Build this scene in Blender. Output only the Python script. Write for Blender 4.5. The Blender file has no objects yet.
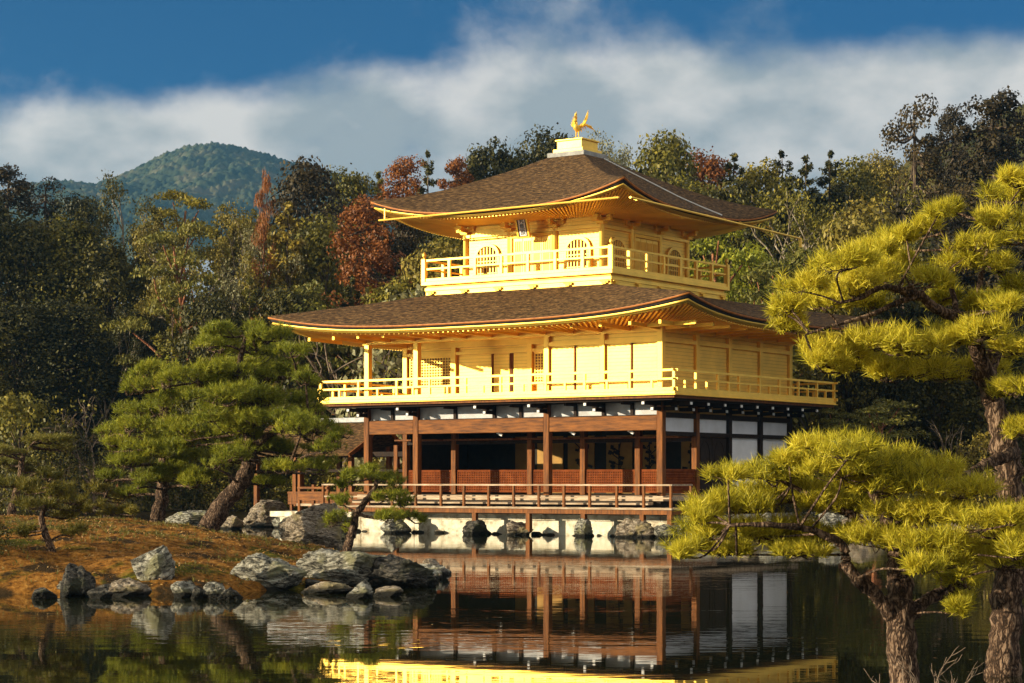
import bpy, math, random
import numpy as np
from mathutils import Vector, Matrix, noise

R = math.radians
SC = bpy.context.scene
COL = SC.collection

# ------------------------------------------------------------------ camera, world, sun, exposure
CAM_H = 1.75
FPX = 2071.76          # focal length expressed in pixels of a 1024 wide frame
HORIZON = 480.17       # image row of the horizon

cam_d = bpy.data.cameras.new('camera')
cam = bpy.data.objects.new('camera', cam_d)
COL.objects.link(cam)
cam_d.sensor_width = 36
cam_d.lens = FPX / 1024 * 36
cam_d.shift_y = (HORIZON - 341.5) / 1024
cam_d.clip_start = 0.1
cam_d.clip_end = 20000
cam.location = (0, 0, CAM_H)
cam.rotation_euler = (R(90), 0, 0)
SC.camera = cam

SUN_EL = R(11)
SUN_DIR = Vector((-0.964 * math.cos(SUN_EL), -0.266 * math.cos(SUN_EL), math.sin(SUN_EL)))
SUN_AZ = math.atan2(SUN_DIR.x, SUN_DIR.y)

world = bpy.data.worlds.new('World')
SC.world = world
world.use_nodes = True
nt = world.node_tree
nt.nodes.clear()


def N(nt, typ, **kw):
    n = nt.nodes.new(typ)
    for k_, v_ in kw.items():
        if k_.startswith('i_'):
            n.inputs[k_[2:].replace('_', ' ')].default_value = v_
        else:
            setattr(n, k_, v_)
    return n


def L(nt, a, b):
    nt.links.new(a, b)


wo = N(nt, 'ShaderNodeOutputWorld')
bg = N(nt, 'ShaderNodeBackground')
bg.inputs['Strength'].default_value = 0.065
sky = N(nt, 'ShaderNodeTexSky')
sky.sky_type = 'NISHITA'
sky.sun_disc = False
sky.sun_elevation = SUN_EL
sky.sun_rotation = SUN_AZ
sky.altitude = 100
sky.air_density = 1.0
sky.dust_density = 0.6
sky.ozone_density = 2.5
tc = N(nt, 'ShaderNodeTexCoord')
# cloud layer mixed over the sky, by direction
sep = N(nt, 'ShaderNodeSeparateXYZ')
L(nt, tc.outputs['Generated'], sep.inputs[0])
mp = N(nt, 'ShaderNodeMapping')
mp.inputs['Scale'].default_value = (5.4, 5.4, 7.6)
mp.inputs['Location'].default_value = (0.35, 0.0, 0.1)
L(nt, tc.outputs['Generated'], mp.inputs['Vector'])
cn = N(nt, 'ShaderNodeTexNoise')
cn.inputs['Scale'].default_value = 1.6
cn.inputs['Detail'].default_value = 10
cn.inputs['Roughness'].default_value = 0.6
cn.inputs['Distortion'].default_value = 0.1
L(nt, mp.outputs[0], cn.inputs['Vector'])
# cloud bank thick near the hills and thinning upward
hgt = N(nt, 'ShaderNodeFloatCurve')
cv_ = hgt.mapping.curves[0]
for p_, q_ in zip(((0, .92), (.155, .88), (.195, .62), (.225, .38), (.29, .40), (.42, .74), (1, .80)), range(7)):
    if q_ in (0, 6):
        cv_.points[0 if q_ == 0 else -1].location = p_
    else:
        cv_.points.new(*p_)
hgt.mapping.update()
zs_ = N(nt, 'ShaderNodeMath', operation='SUBTRACT')
L(nt, sep.outputs['Z'], zs_.inputs[0])
L(nt, zs_.outputs[0], hgt.inputs['Value'])
xs = N(nt, 'ShaderNodeMapRange')      # the bank climbs higher towards the middle right of the view
xs.inputs['From Min'].default_value = -0.26
xs.inputs['From Max'].default_value = -0.02
xs.inputs['To Min'].default_value = -0.032
xs.inputs['To Max'].default_value = 0.004
L(nt, sep.outputs['X'], xs.inputs['Value'])
ad0 = N(nt, 'ShaderNodeMath', operation='ADD')
adm = N(nt, 'ShaderNodeMath', operation='SUBTRACT')
adm.inputs[1].default_value = 0.5
L(nt, hgt.outputs[0], adm.inputs[0])
L(nt, adm.outputs[0], ad0.inputs[0])
ad0.inputs[1].default_value = 0.0
L(nt, xs.outputs[0], zs_.inputs[1])
ad = N(nt, 'ShaderNodeMath', operation='ADD')
L(nt, cn.outputs['Fac'], ad.inputs[0])
L(nt, ad0.outputs[0], ad.inputs[1])
cr = N(nt, 'ShaderNodeMapRange', interpolation_type='SMOOTHSTEP')
cr.inputs['From Min'].default_value = 0.42
cr.inputs['From Max'].default_value = 0.80
L(nt, ad.outputs[0], cr.inputs['Value'])
# light and grey parts of the clouds
cn2 = N(nt, 'ShaderNodeTexNoise')
cn2.inputs['Scale'].default_value = 2.3
cn2.inputs['Detail'].default_value = 8
cn2.inputs['Roughness'].default_value = 0.5
mp2 = N(nt, 'ShaderNodeMapping')
mp2.inputs['Scale'].default_value = (5.5, 5.5, 9.5)
mp2.inputs['Location'].default_value = (2.2, 0.4, 1.1)
L(nt, tc.outputs['Generated'], mp2.inputs['Vector'])
L(nt, mp2.outputs[0], cn2.inputs['Vector'])
cc = N(nt, 'ShaderNodeValToRGB')
cc.color_ramp.elements[0].position = 0.45
cc.color_ramp.elements[0].color = (2.75, 3.0, 3.05, 1)
cc.color_ramp.elements[1].position = 0.62
cc.color_ramp.elements[1].color = (5.6, 5.3, 4.9, 1)
L(nt, cn2.outputs['Fac'], cc.inputs['Fac'])
tint = N(nt, 'ShaderNodeMixRGB', blend_type='MULTIPLY')
tint.inputs['Fac'].default_value = 1
tint.inputs['Color2'].default_value = (0.004, 0.47, 0.82, 1)
# look the clear sky up higher than the true direction: a deeper blue at low elevation
vm = N(nt, 'ShaderNodeMapping')
vm.inputs['Scale'].default_value = (1, 1, 2.6)
L(nt, tc.outputs['Generated'], vm.inputs['Vector'])
vn = N(nt, 'ShaderNodeVectorMath', operation='NORMALIZE')
L(nt, vm.outputs[0], vn.inputs[0])
L(nt, vn.outputs[0], sky.inputs['Vector'])
L(nt, sky.outputs[0], tint.inputs['Color1'])
# towards the sun, out of view, a set warm colour is added as fill
sd = N(nt, 'ShaderNodeVectorMath', operation='DOT_PRODUCT')
sd.inputs[1].default_value = SUN_DIR
L(nt, tc.outputs['Generated'], sd.inputs[0])
sg = N(nt, 'ShaderNodeMapRange', interpolation_type='SMOOTHSTEP')
sg.inputs['From Min'].default_value = 0.0
sg.inputs['From Max'].default_value = 0.7
L(nt, sd.outputs['Value'], sg.inputs['Value'])
glow = N(nt, 'ShaderNodeMixRGB')
L(nt, sg.outputs[0], glow.inputs['Fac'])
L(nt, tint.outputs[0], glow.inputs['Color1'])
glow.inputs['Color2'].default_value = (5.0, 3.7, 2.2, 1)
# clouds out of view are brightened as added fill light, most to the right
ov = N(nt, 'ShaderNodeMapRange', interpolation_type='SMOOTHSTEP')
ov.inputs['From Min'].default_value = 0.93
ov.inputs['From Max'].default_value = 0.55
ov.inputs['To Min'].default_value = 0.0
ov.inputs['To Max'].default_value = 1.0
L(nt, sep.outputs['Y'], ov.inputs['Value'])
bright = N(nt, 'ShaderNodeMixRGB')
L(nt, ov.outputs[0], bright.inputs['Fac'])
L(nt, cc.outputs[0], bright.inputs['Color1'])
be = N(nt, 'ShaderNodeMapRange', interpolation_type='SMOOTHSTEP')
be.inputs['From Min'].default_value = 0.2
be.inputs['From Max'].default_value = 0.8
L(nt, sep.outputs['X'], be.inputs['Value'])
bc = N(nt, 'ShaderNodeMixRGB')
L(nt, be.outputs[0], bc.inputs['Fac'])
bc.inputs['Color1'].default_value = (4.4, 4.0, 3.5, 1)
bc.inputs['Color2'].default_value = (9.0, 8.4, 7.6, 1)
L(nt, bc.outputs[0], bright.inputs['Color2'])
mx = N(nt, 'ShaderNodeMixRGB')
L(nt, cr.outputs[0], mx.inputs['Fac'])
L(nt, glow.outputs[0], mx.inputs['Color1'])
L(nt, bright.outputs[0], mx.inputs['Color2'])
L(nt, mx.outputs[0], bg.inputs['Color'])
L(nt, bg.outputs[0], wo.inputs['Surface'])

sun_d = bpy.data.lights.new('sun', 'SUN')
sun_d.energy = 5.0
sun_d.angle = R(0.5)
sun_d.color = (1.0, 0.86, 0.62)
sun = bpy.data.objects.new('sun', sun_d)
COL.objects.link(sun)
sun.rotation_euler = (-SUN_DIR).to_track_quat('-Z', 'Y').to_euler()

vs = SC.view_settings
vs.view_transform = 'Standard'
vs.look = 'None'
vs.exposure = 1.25
vs.gamma = 1
vs.use_curve_mapping = False
SC.cycles.use_denoising = True
SC.cycles.max_bounces = 8
SC.cycles.diffuse_bounces = 5
SC.cycles.transparent_max_bounces = 4
SC.cycles.volume_bounces = 0

rng = np.random.default_rng(7)
random.seed(7)


# ------------------------------------------------------------------ materials
def new_mat(name):
    m = bpy.data.materials.new(name)
    m.use_nodes = True
    nt = m.node_tree
    b = nt.nodes['Principled BSDF']
    return m, nt, b


def ramp(nt, fac, stops):
    r = N(nt, 'ShaderNodeValToRGB')
    e = r.color_ramp.elements
    while len(e) < len(stops):
        e.new(0.5)
    for el, (p, c) in zip(e, stops):
        el.position = p
        el.color = (*c, 1)
    L(nt, fac, r.inputs['Fac'])
    return r


def surf(name, c1, c2, scale=4, rough=0.6, metal=0.0, bump=0.1, bscale=None, stretch=(1, 1, 1), detail=6, spec=0.4, lo=0.35, hi=0.68, dist=0.02, c3=None):
    """two or three tone noise material with a noise bump"""
    m, nt, b = new_mat(name)
    t = N(nt, 'ShaderNodeTexCoord')
    mp = N(nt, 'ShaderNodeMapping')
    mp.inputs['Scale'].default_value = stretch
    L(nt, t.outputs['Object'], mp.inputs['Vector'])
    n = N(nt, 'ShaderNodeTexNoise')
    n.inputs['Scale'].default_value = scale
    n.inputs['Detail'].default_value = detail
    n.inputs['Roughness'].default_value = 0.6
    L(nt, mp.outputs[0], n.inputs['Vector'])
    st = [(lo, c1), (hi, c2)] if c3 is None else [(lo, c1), ((lo + hi) / 2, c2), (hi, c3)]
    r = ramp(nt, n.outputs['Fac'], st)
    L(nt, r.outputs[0], b.inputs['Base Color'])
    b.inputs['Roughness'].default_value = rough
    b.inputs['Metallic'].default_value = metal
    b.inputs['Specular IOR Level'].default_value = spec
    if bump:
        n2 = N(nt, 'ShaderNodeTexNoise')
        n2.inputs['Scale'].default_value = bscale or scale * 3
        n2.inputs['Detail'].default_value = 5
        L(nt, mp.outputs[0], n2.inputs['Vector'])
        bp = N(nt, 'ShaderNodeBump')
        bp.inputs['Strength'].default_value = bump
        bp.inputs['Distance'].default_value = dist
        L(nt, n2.outputs['Fac'], bp.inputs['Height'])
        L(nt, bp.outputs[0], b.inputs['Normal'])
    return m


def leaf_mat(name, stops, transl=0.18, objvar=0.5, rough=0.55):
    m, nt, b = new_mat(name)
    g = N(nt, 'ShaderNodeNewGeometry')
    o = N(nt, 'ShaderNodeObjectInfo')
    # leaf to leaf, clump to clump and tree to tree variation
    n = N(nt, 'ShaderNodeTexNoise')
    n.inputs['Scale'].default_value = 0.9
    n.inputs['Detail'].default_value = 2
    t = N(nt, 'ShaderNodeTexCoord')
    L(nt, t.outputs['Object'], n.inputs['Vector'])
    a1 = N(nt, 'ShaderNodeMath', operation='MULTIPLY_ADD')
    L(nt, g.outputs['Random Per Island'], a1.inputs[0])
    a1.inputs[1].default_value = 0.5
    L(nt, n.outputs['Fac'], a1.inputs[2])
    a2 = N(nt, 'ShaderNodeMath', operation='MULTIPLY_ADD')
    L(nt, o.outputs['Random'], a2.inputs[0])
    a2.inputs[1].default_value = objvar
    L(nt, a1.outputs[0], a2.inputs[2])
    mr = N(nt, 'ShaderNodeMapRange')
    mr.inputs['From Min'].default_value = 0.3
    mr.inputs['From Max'].default_value = 1.2 + objvar * 0.6
    L(nt, a2.outputs[0], mr.inputs['Value'])
    r = ramp(nt, mr.outputs[0], stops)
    L(nt, r.outputs[0], b.inputs['Base Color'])
    b.inputs['Roughness'].default_value = rough
    b.inputs['Specular IOR Level'].default_value = 0.25
    tr = N(nt, 'ShaderNodeBsdfTranslucent')
    L(nt, r.outputs[0], tr.inputs['Color'])
    ms = N(nt, 'ShaderNodeMixShader')
    ms.inputs[0].default_value = transl
    L(nt, b.outputs[0], ms.inputs[1])
    L(nt, tr.outputs[0], ms.inputs[2])
    L(nt, ms.outputs[0], nt.nodes['Material Output'].inputs['Surface'])
    return m


def gold_mat(name, base, metal=0.35, rough=0.42, boards=0.0, var=0.12):
    m, nt, b = new_mat(name)
    t = N(nt, 'ShaderNodeTexCoord')
    n = N(nt, 'ShaderNodeTexNoise')
    n.inputs['Scale'].default_value = 1.7
    n.inputs['Detail'].default_value = 8
    L(nt, t.outputs['Object'], n.inputs['Vector'])
    lo = tuple(c * (1 - var * 1.6) for c in base)
    r = ramp(nt, n.outputs['Fac'], [(0.3, lo), (0.65, base)])
    b.inputs['Metallic'].default_value = metal
    b.inputs['Roughness'].default_value = rough
    b.inputs['Specular Tint'].default_value = (1, 0.8, 0.4, 1)
    col = r.outputs[0]
    if boards:
        # thin leaf squares and board seams
        sp = N(nt, 'ShaderNodeSeparateXYZ')
        L(nt, t.outputs['Object'], sp.inputs[0])
        md = N(nt, 'ShaderNodeMath', operation='FRACT')
        ml = N(nt, 'ShaderNodeMath', operation='MULTIPLY')
        ml.inputs[1].default_value = boards
        L(nt, sp.outputs['Z'], ml.inputs[0])
        L(nt, ml.outputs[0], md.inputs[0])
        lt = N(nt, 'ShaderNodeMath', operation='LESS_THAN')
        lt.inputs[1].default_value = 0.17
        L(nt, md.outputs[0], lt.inputs[0])
        n3 = N(nt, 'ShaderNodeTexNoise')
        n3.inputs['Scale'].default_value = 0.8
        mp3 = N(nt, 'ShaderNodeMapping')
        mp3.inputs['Scale'].default_value = (0.5, 0.5, 9)
        L(nt, t.outputs['Object'], mp3.inputs['Vector'])
        L(nt, mp3.outputs[0], n3.inputs['Vector'])
        mu = N(nt, 'ShaderNodeMath', operation='MULTIPLY')
        L(nt, lt.outputs[0], mu.inputs[0])
        L(nt, n3.outputs['Fac'], mu.inputs[1])
        mxr = N(nt, 'ShaderNodeMixRGB', blend_type='MIX')
        L(nt, mu.outputs[0], mxr.inputs['Fac'])
        L(nt, col, mxr.inputs['Color1'])
        mxr.inputs['Color2'].default_value = (base[0] * 0.42, base[1] * 0.34, base[2] * 0.3, 1)
        col = mxr.outputs[0]
    L(nt, col, b.inputs['Base Color'])
    n2 = N(nt, 'ShaderNodeTexNoise')
    n2.inputs['Scale'].default_value = 9
    L(nt, t.outputs['Object'], n2.inputs['Vector'])
    bp = N(nt, 'ShaderNodeBump')
    bp.inputs['Strength'].default_value = 0.08
    bp.inputs['Distance'].default_value = 0.02
    L(nt, n2.outputs['Fac'], bp.inputs['Height'])
    L(nt, bp.outputs[0], b.inputs['Normal'])
    return m


M = {}
M['gold'] = gold_mat('gold_leaf', (0.95, 0.60, 0.095), metal=.4)
M['gold_wall'] = gold_mat('gold_leaf_boards', (0.95, 0.60, 0.095), metal=.4, boards=9.0)
M['gold_deep'] = gold_mat('gold_leaf_deep', (0.95, 0.57, 0.065), metal=.35, rough=0.5)
M['bark_roof'] = surf('bark_shingle', (0.020, 0.012, 0.006), (0.095, 0.052, 0.022), scale=5.5, rough=0.9, bump=1.0, bscale=20, stretch=(1, 1, 6.5), dist=0.05, c3=(0.27, 0.155, 0.060), detail=12, spec=0.1, lo=.34, hi=.68)
M['roof_trim'] = surf('eave_trim_wood', (0.30, 0.085, 0.010), (0.46, 0.17, 0.025), scale=5, rough=0.6, bump=0.1)
M['roof_dark'] = surf('eave_dark_bark', (0.012, 0.009, 0.007), (0.03, 0.02, 0.014), scale=8, rough=0.9)
M['wood'] = surf('aged_cedar', (0.085, 0.028, 0.005), (0.24, 0.080, 0.012), scale=2.5, rough=0.7, spec=.2, stretch=(6, 6, 0.7), bump=0.2, dist=0.01)
M['wood_beam'] = surf('aged_cedar_beam', (0.085, 0.028, 0.005), (0.25, 0.085, 0.013), scale=2.5, rough=0.7, spec=.2, stretch=(0.7, 6, 6), bump=0.2, dist=0.01)
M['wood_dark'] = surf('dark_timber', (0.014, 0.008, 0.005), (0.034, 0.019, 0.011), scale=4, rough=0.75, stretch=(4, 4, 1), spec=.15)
M['wood_red'] = surf('red_lattice_wood', (0.12, 0.028, 0.006), (0.20, 0.05, 0.011), scale=4, rough=0.8, spec=.08)
M['lattice_back'] = surf('pale_lattice_back', (0.60, 0.34, 0.15), (0.70, 0.44, 0.22), scale=3, rough=0.9, spec=.05)
M['wood_grey'] = surf('weathered_planks', (0.22, 0.14, 0.075), (0.50, 0.38, 0.25), scale=2.2, rough=0.75, stretch=(0.8, 5, 5), bump=0.25, dist=0.01)
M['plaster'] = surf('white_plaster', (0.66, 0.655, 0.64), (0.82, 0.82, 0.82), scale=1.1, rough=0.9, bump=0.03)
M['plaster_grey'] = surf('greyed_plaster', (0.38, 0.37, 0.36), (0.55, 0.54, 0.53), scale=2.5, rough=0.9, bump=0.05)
M['white_paint'] = surf('white_beam_end', (0.7, 0.68, 0.62), (0.82, 0.8, 0.75), scale=6, rough=0.8)
M['ochre'] = surf('ochre_screen', (0.26, 0.13, 0.014), (0.42, 0.22, 0.026), scale=1.6, rough=0.7)
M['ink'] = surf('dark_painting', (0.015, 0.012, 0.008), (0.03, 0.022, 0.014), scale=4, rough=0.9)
M['stone_cut'] = surf('pale_cut_stone', (0.24, 0.18, 0.10), (0.56, 0.50, 0.36), scale=3.0, rough=0.85, bump=0.5, bscale=14, dist=0.03, detail=11, c3=(0.70, 0.64, 0.50), lo=.33, hi=.62)
M['stone_grey'] = surf('grey_cut_stone', (0.22, 0.21, 0.19), (0.36, 0.35, 0.32), scale=5, rough=0.85, bump=0.3)
M['tile'] = surf('grey_ridge_tile', (0.28, 0.28, 0.28), (0.5, 0.5, 0.48), scale=6, rough=0.7)


def rock_mat(name, dark, mid, light, lichen):
    m, nt, b = new_mat(name)
    t = N(nt, 'ShaderNodeTexCoord')
    mp = N(nt, 'ShaderNodeMapping')
    mp.inputs['Rotation'].default_value = (0.5, 0.6, 0.3)
    mp.inputs['Scale'].default_value = (1, 1, 2.6)
    L(nt, t.outputs['Object'], mp.inputs['Vector'])
    n = N(nt, 'ShaderNodeTexNoise')
    n.inputs['Scale'].default_value = 6.5
    n.inputs['Detail'].default_value = 12
    n.inputs['Roughness'].default_value = 0.7
    n.inputs['Distortion'].default_value = 0.9
    L(nt, mp.outputs[0], n.inputs['Vector'])
    r = ramp(nt, n.outputs['Fac'], [(0.40, dark), (0.48, mid), (0.58, light)])
    n2 = N(nt, 'ShaderNodeTexNoise')
    n2.inputs['Scale'].default_value = 2.1
    n2.inputs['Detail'].default_value = 7
    L(nt, t.outputs['Object'], n2.inputs['Vector'])
    r2 = ramp(nt, n2.outputs['Fac'], [(0.52, (0, 0, 0)), (0.62, (1, 1, 1))])
    mx = N(nt, 'ShaderNodeMixRGB')
    L(nt, r2.outputs[0], mx.inputs['Fac'])
    L(nt, r.outputs[0], mx.inputs['Color1'])
    mx.inputs['Color2'].default_value = (*lichen, 1)
    gp = N(nt, 'ShaderNodeNewGeometry')
    gs = N(nt, 'ShaderNodeSeparateXYZ')
    L(nt, gp.outputs['Position'], gs.inputs[0])
    wn = N(nt, 'ShaderNodeMath', operation='MULTIPLY_ADD')
    L(nt, n2.outputs['Fac'], wn.inputs[0])
    wn.inputs[1].default_value = -0.16
    L(nt, gs.outputs['Z'], wn.inputs[2])
    wl = N(nt, 'ShaderNodeMapRange')
    wl.inputs['From Min'].default_value = -0.03
    wl.inputs['From Max'].default_value = 0.03
    L(nt, wn.outputs[0], wl.inputs['Value'])
    wet = N(nt, 'ShaderNodeMixRGB')
    L(nt, wl.outputs[0], wet.inputs['Fac'])
    wet.inputs['Color1'].default_value = (0.016, 0.014, 0.008, 1)
    L(nt, mx.outputs[0], wet.inputs['Color2'])
    L(nt, wet.outputs[0], b.inputs['Base Color'])
    b.inputs['Roughness'].default_value = 0.85
    b.inputs['Specular IOR Level'].default_value = 0.25
    bp = N(nt, 'ShaderNodeBump')
    bp.inputs['Strength'].default_value = 1.0
    bp.inputs['Distance'].default_value = 0.16
    L(nt, n.outputs['Fac'], bp.inputs['Height'])
    L(nt, bp.outputs[0], b.inputs['Normal'])
    return m


M['rock'] = rock_mat('lichen_rock', (0.030, 0.028, 0.022), (0.19, 0.175, 0.13), (0.52, 0.49, 0.39), (0.30, 0.28, 0.15))
M['rock_warm'] = rock_mat('warm_rock', (0.06, 0.045, 0.03), (0.26, 0.20, 0.13), (0.48, 0.40, 0.30), (0.30, 0.24, 0.12))
M['rock_dark'] = rock_mat('dark_wet_rock', (0.015, 0.013, 0.01), (0.05, 0.045, 0.035), (0.16, 0.14, 0.11), (0.05, 0.05, 0.025))


def bark_mat(name, dark, mid, light, scale=9, stretch=(1.6, 1.6, 0.45), d=0.05):
    m, nt, b = new_mat(name)
    t = N(nt, 'ShaderNodeTexCoord')
    mp = N(nt, 'ShaderNodeMapping')
    mp.inputs['Scale'].default_value = stretch
    L(nt, t.outputs['Object'], mp.inputs['Vector'])
    v = N(nt, 'ShaderNodeTexVoronoi', feature='DISTANCE_TO_EDGE')
    v.inputs['Scale'].default_value = scale
    nz = N(nt, 'ShaderNodeTexNoise')
    nz.inputs['Scale'].default_value = scale * 0.7
    nz.inputs['Detail'].default_value = 6
    L(nt, mp.outputs[0], nz.inputs['Vector'])
    mxv = N(nt, 'ShaderNodeMixRGB')
    mxv.inputs['Fac'].default_value = 0.25
    L(nt, mp.outputs[0], mxv.inputs['Color1'])
    L(nt, nz.outputs['Color'], mxv.inputs['Color2'])
    L(nt, mxv.outputs[0], v.inputs['Vector'])
    ml = N(nt, 'ShaderNodeMath', operation='MULTIPLY_ADD')
    L(nt, nz.outputs['Fac'], ml.inputs[0])
    ml.inputs[1].default_value = 0.35
    L(nt, v.outputs['Distance'], ml.inputs[2])
    r = ramp(nt, ml.outputs[0], [(0.17, dark), (0.3, mid), (0.5, light)])
    L(nt, r.outputs[0], b.inputs['Base Color'])
    b.inputs['Roughness'].default_value = 0.9
    b.inputs['Specular IOR Level'].default_value = 0.15
    bp = N(nt, 'ShaderNodeBump')
    bp.inputs['Strength'].default_value = 1.0
    bp.inputs['Distance'].default_value = d
    L(nt, ml.outputs[0], bp.inputs['Height'])
    L(nt, bp.outputs[0], b.inputs['Normal'])
    return m


M['pine_bark'] = bark_mat('black_pine_bark', (0.018, 0.011, 0.007), (0.085, 0.050, 0.030), (0.25, 0.165, 0.105), scale=15, stretch=(1.2, 1.2, 0.5))
M['red_bark'] = bark_mat('red_pine_bark', (0.09, 0.03, 0.015), (0.28, 0.11, 0.05), (0.42, 0.2, 0.1), scale=5)
M['tree_bark'] = bark_mat('forest_bark', (0.03, 0.02, 0.014), (0.10, 0.07, 0.045), (0.2, 0.15, 0.1), scale=3)
M['pale_bark'] = bark_mat('pale_bark', (0.10, 0.075, 0.05), (0.24, 0.19, 0.13), (0.42, 0.35, 0.26), scale=3, d=0.02)
M['twig'] = surf('pale_twig', (0.10, 0.065, 0.04), (0.24, 0.175, 0.12), scale=10, rough=0.9, bump=0)

M['leaf_olive'] = leaf_mat('leaf_olive', [(0.0, (0.022, 0.025, 0.003)), (0.5, (0.11, 0.10, 0.009)), (1.0, (0.31, 0.24, 0.020))])
M['leaf_dark'] = leaf_mat('leaf_dark', [(0.0, (0.009, 0.010, 0.002)), (0.5, (0.040, 0.038, 0.004)), (1.0, (0.135, 0.11, 0.011))])
M['leaf_brown'] = leaf_mat('leaf_brown', [(0.0, (0.010, 0.008, 0.003)), (0.5, (0.034, 0.024, 0.007)), (1.0, (0.095, 0.062, 0.014))])
M['leaf_orange'] = leaf_mat('leaf_orange', [(0.0, (0.09, 0.03, 0.007)), (0.5, (0.23, 0.075, 0.012)), (1.0, (0.40, 0.15, 0.02))])
M['leaf_yellow'] = leaf_mat('leaf_yellow', [(0.0, (0.07, 0.060, 0.010)), (0.5, (0.17, 0.135, 0.018)), (1.0, (0.32, 0.23, 0.03))])
M['leaf_grey'] = leaf_mat('leaf_grey', [(0.0, (0.08, 0.075, 0.035)), (0.5, (0.17, 0.155, 0.07)), (1.0, (0.28, 0.26, 0.12))])
M['needle_green'] = leaf_mat('needle_green', [(0.0, (0.05, 0.068, 0.006)), (0.5, (0.22, 0.235, 0.015)), (1.0, (0.50, 0.45, 0.035))], transl=0.32, objvar=0.0)
M['needle_far'] = leaf_mat('needle_far', [(0.0, (0.040, 0.050, 0.008)), (0.5, (0.12, 0.115, 0.015)), (1.0, (0.23, 0.19, 0.025))], transl=0.2, objvar=0.3)
M['needle_dull'] = leaf_mat('needle_dull', [(0.0, (0.04, 0.045, 0.006)), (0.5, (0.14, 0.12, 0.012)), (1.0, (0.32, 0.24, 0.025))], transl=0.2, objvar=0.0)
M['needle_gold'] = leaf_mat('needle_gold', [(0.0, (0.035, 0.042, 0.004)), (0.18, (0.10, 0.105, 0.007)), (0.38, (0.38, 0.33, 0.013)), (1.0, (0.80, 0.66, 0.06))], transl=0.36, objvar=0.0)


# ------------------------------------------------------------------ object helpers
def tag(o, label=None, cat=None, group=None, kind=None):
    for k_, v_ in (('label', label), ('category', cat), ('group', group), ('kind', kind)):
        if v_:
            o[k_] = v_
    return o


def empty(name, loc=(0, 0, 0), rz=0, label=None, cat=None, group=None):
    o = bpy.data.objects.new(name, None)
    o.empty_display_size = 0.2
    COL.objects.link(o)
    o.location = loc
    o.rotation_euler = (0, 0, rz)
    return tag(o, label, cat, group)


def link(name, me, parent=None):
    o = bpy.data.objects.new(name, me)
    COL.objects.link(o)
    if parent is not None:
        o.parent = parent
    return o


def np_mesh(name, V, F, mat, smooth=False):
    V = np.asarray(V, dtype=np.float32)
    F = np.asarray(F, dtype=np.int32)
    k_ = F.shape[1]
    me = bpy.data.meshes.new(name)
    me.vertices.add(len(V))
    me.vertices.foreach_set('co', V.ravel())
    me.loops.add(F.size)
    me.loops.foreach_set('vertex_index', F.ravel())
    me.polygons.add(len(F))
    me.polygons.foreach_set('loop_start', np.arange(0, F.size, k_, dtype=np.int32))
    if smooth:
        me.polygons.foreach_set('use_smooth', np.ones(len(F), dtype=bool))
    me.update(calc_edges=True)
    if mat:
        me.materials.append(mat)
    return me


class Arr:
    """collects vertex / face arrays with one face size"""
    def __init__(s):
        s.V, s.F, s.n = [], [], 0

    def add(s, V, F):
        if len(V):
            s.V.append(np.asarray(V, float))
            s.F.append(np.asarray(F, int) + s.n)
            s.n += len(V)

    def mesh(s, name, mat, smooth=False):
        return np_mesh(name, np.concatenate(s.V), np.concatenate(s.F), mat, smooth)


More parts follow.
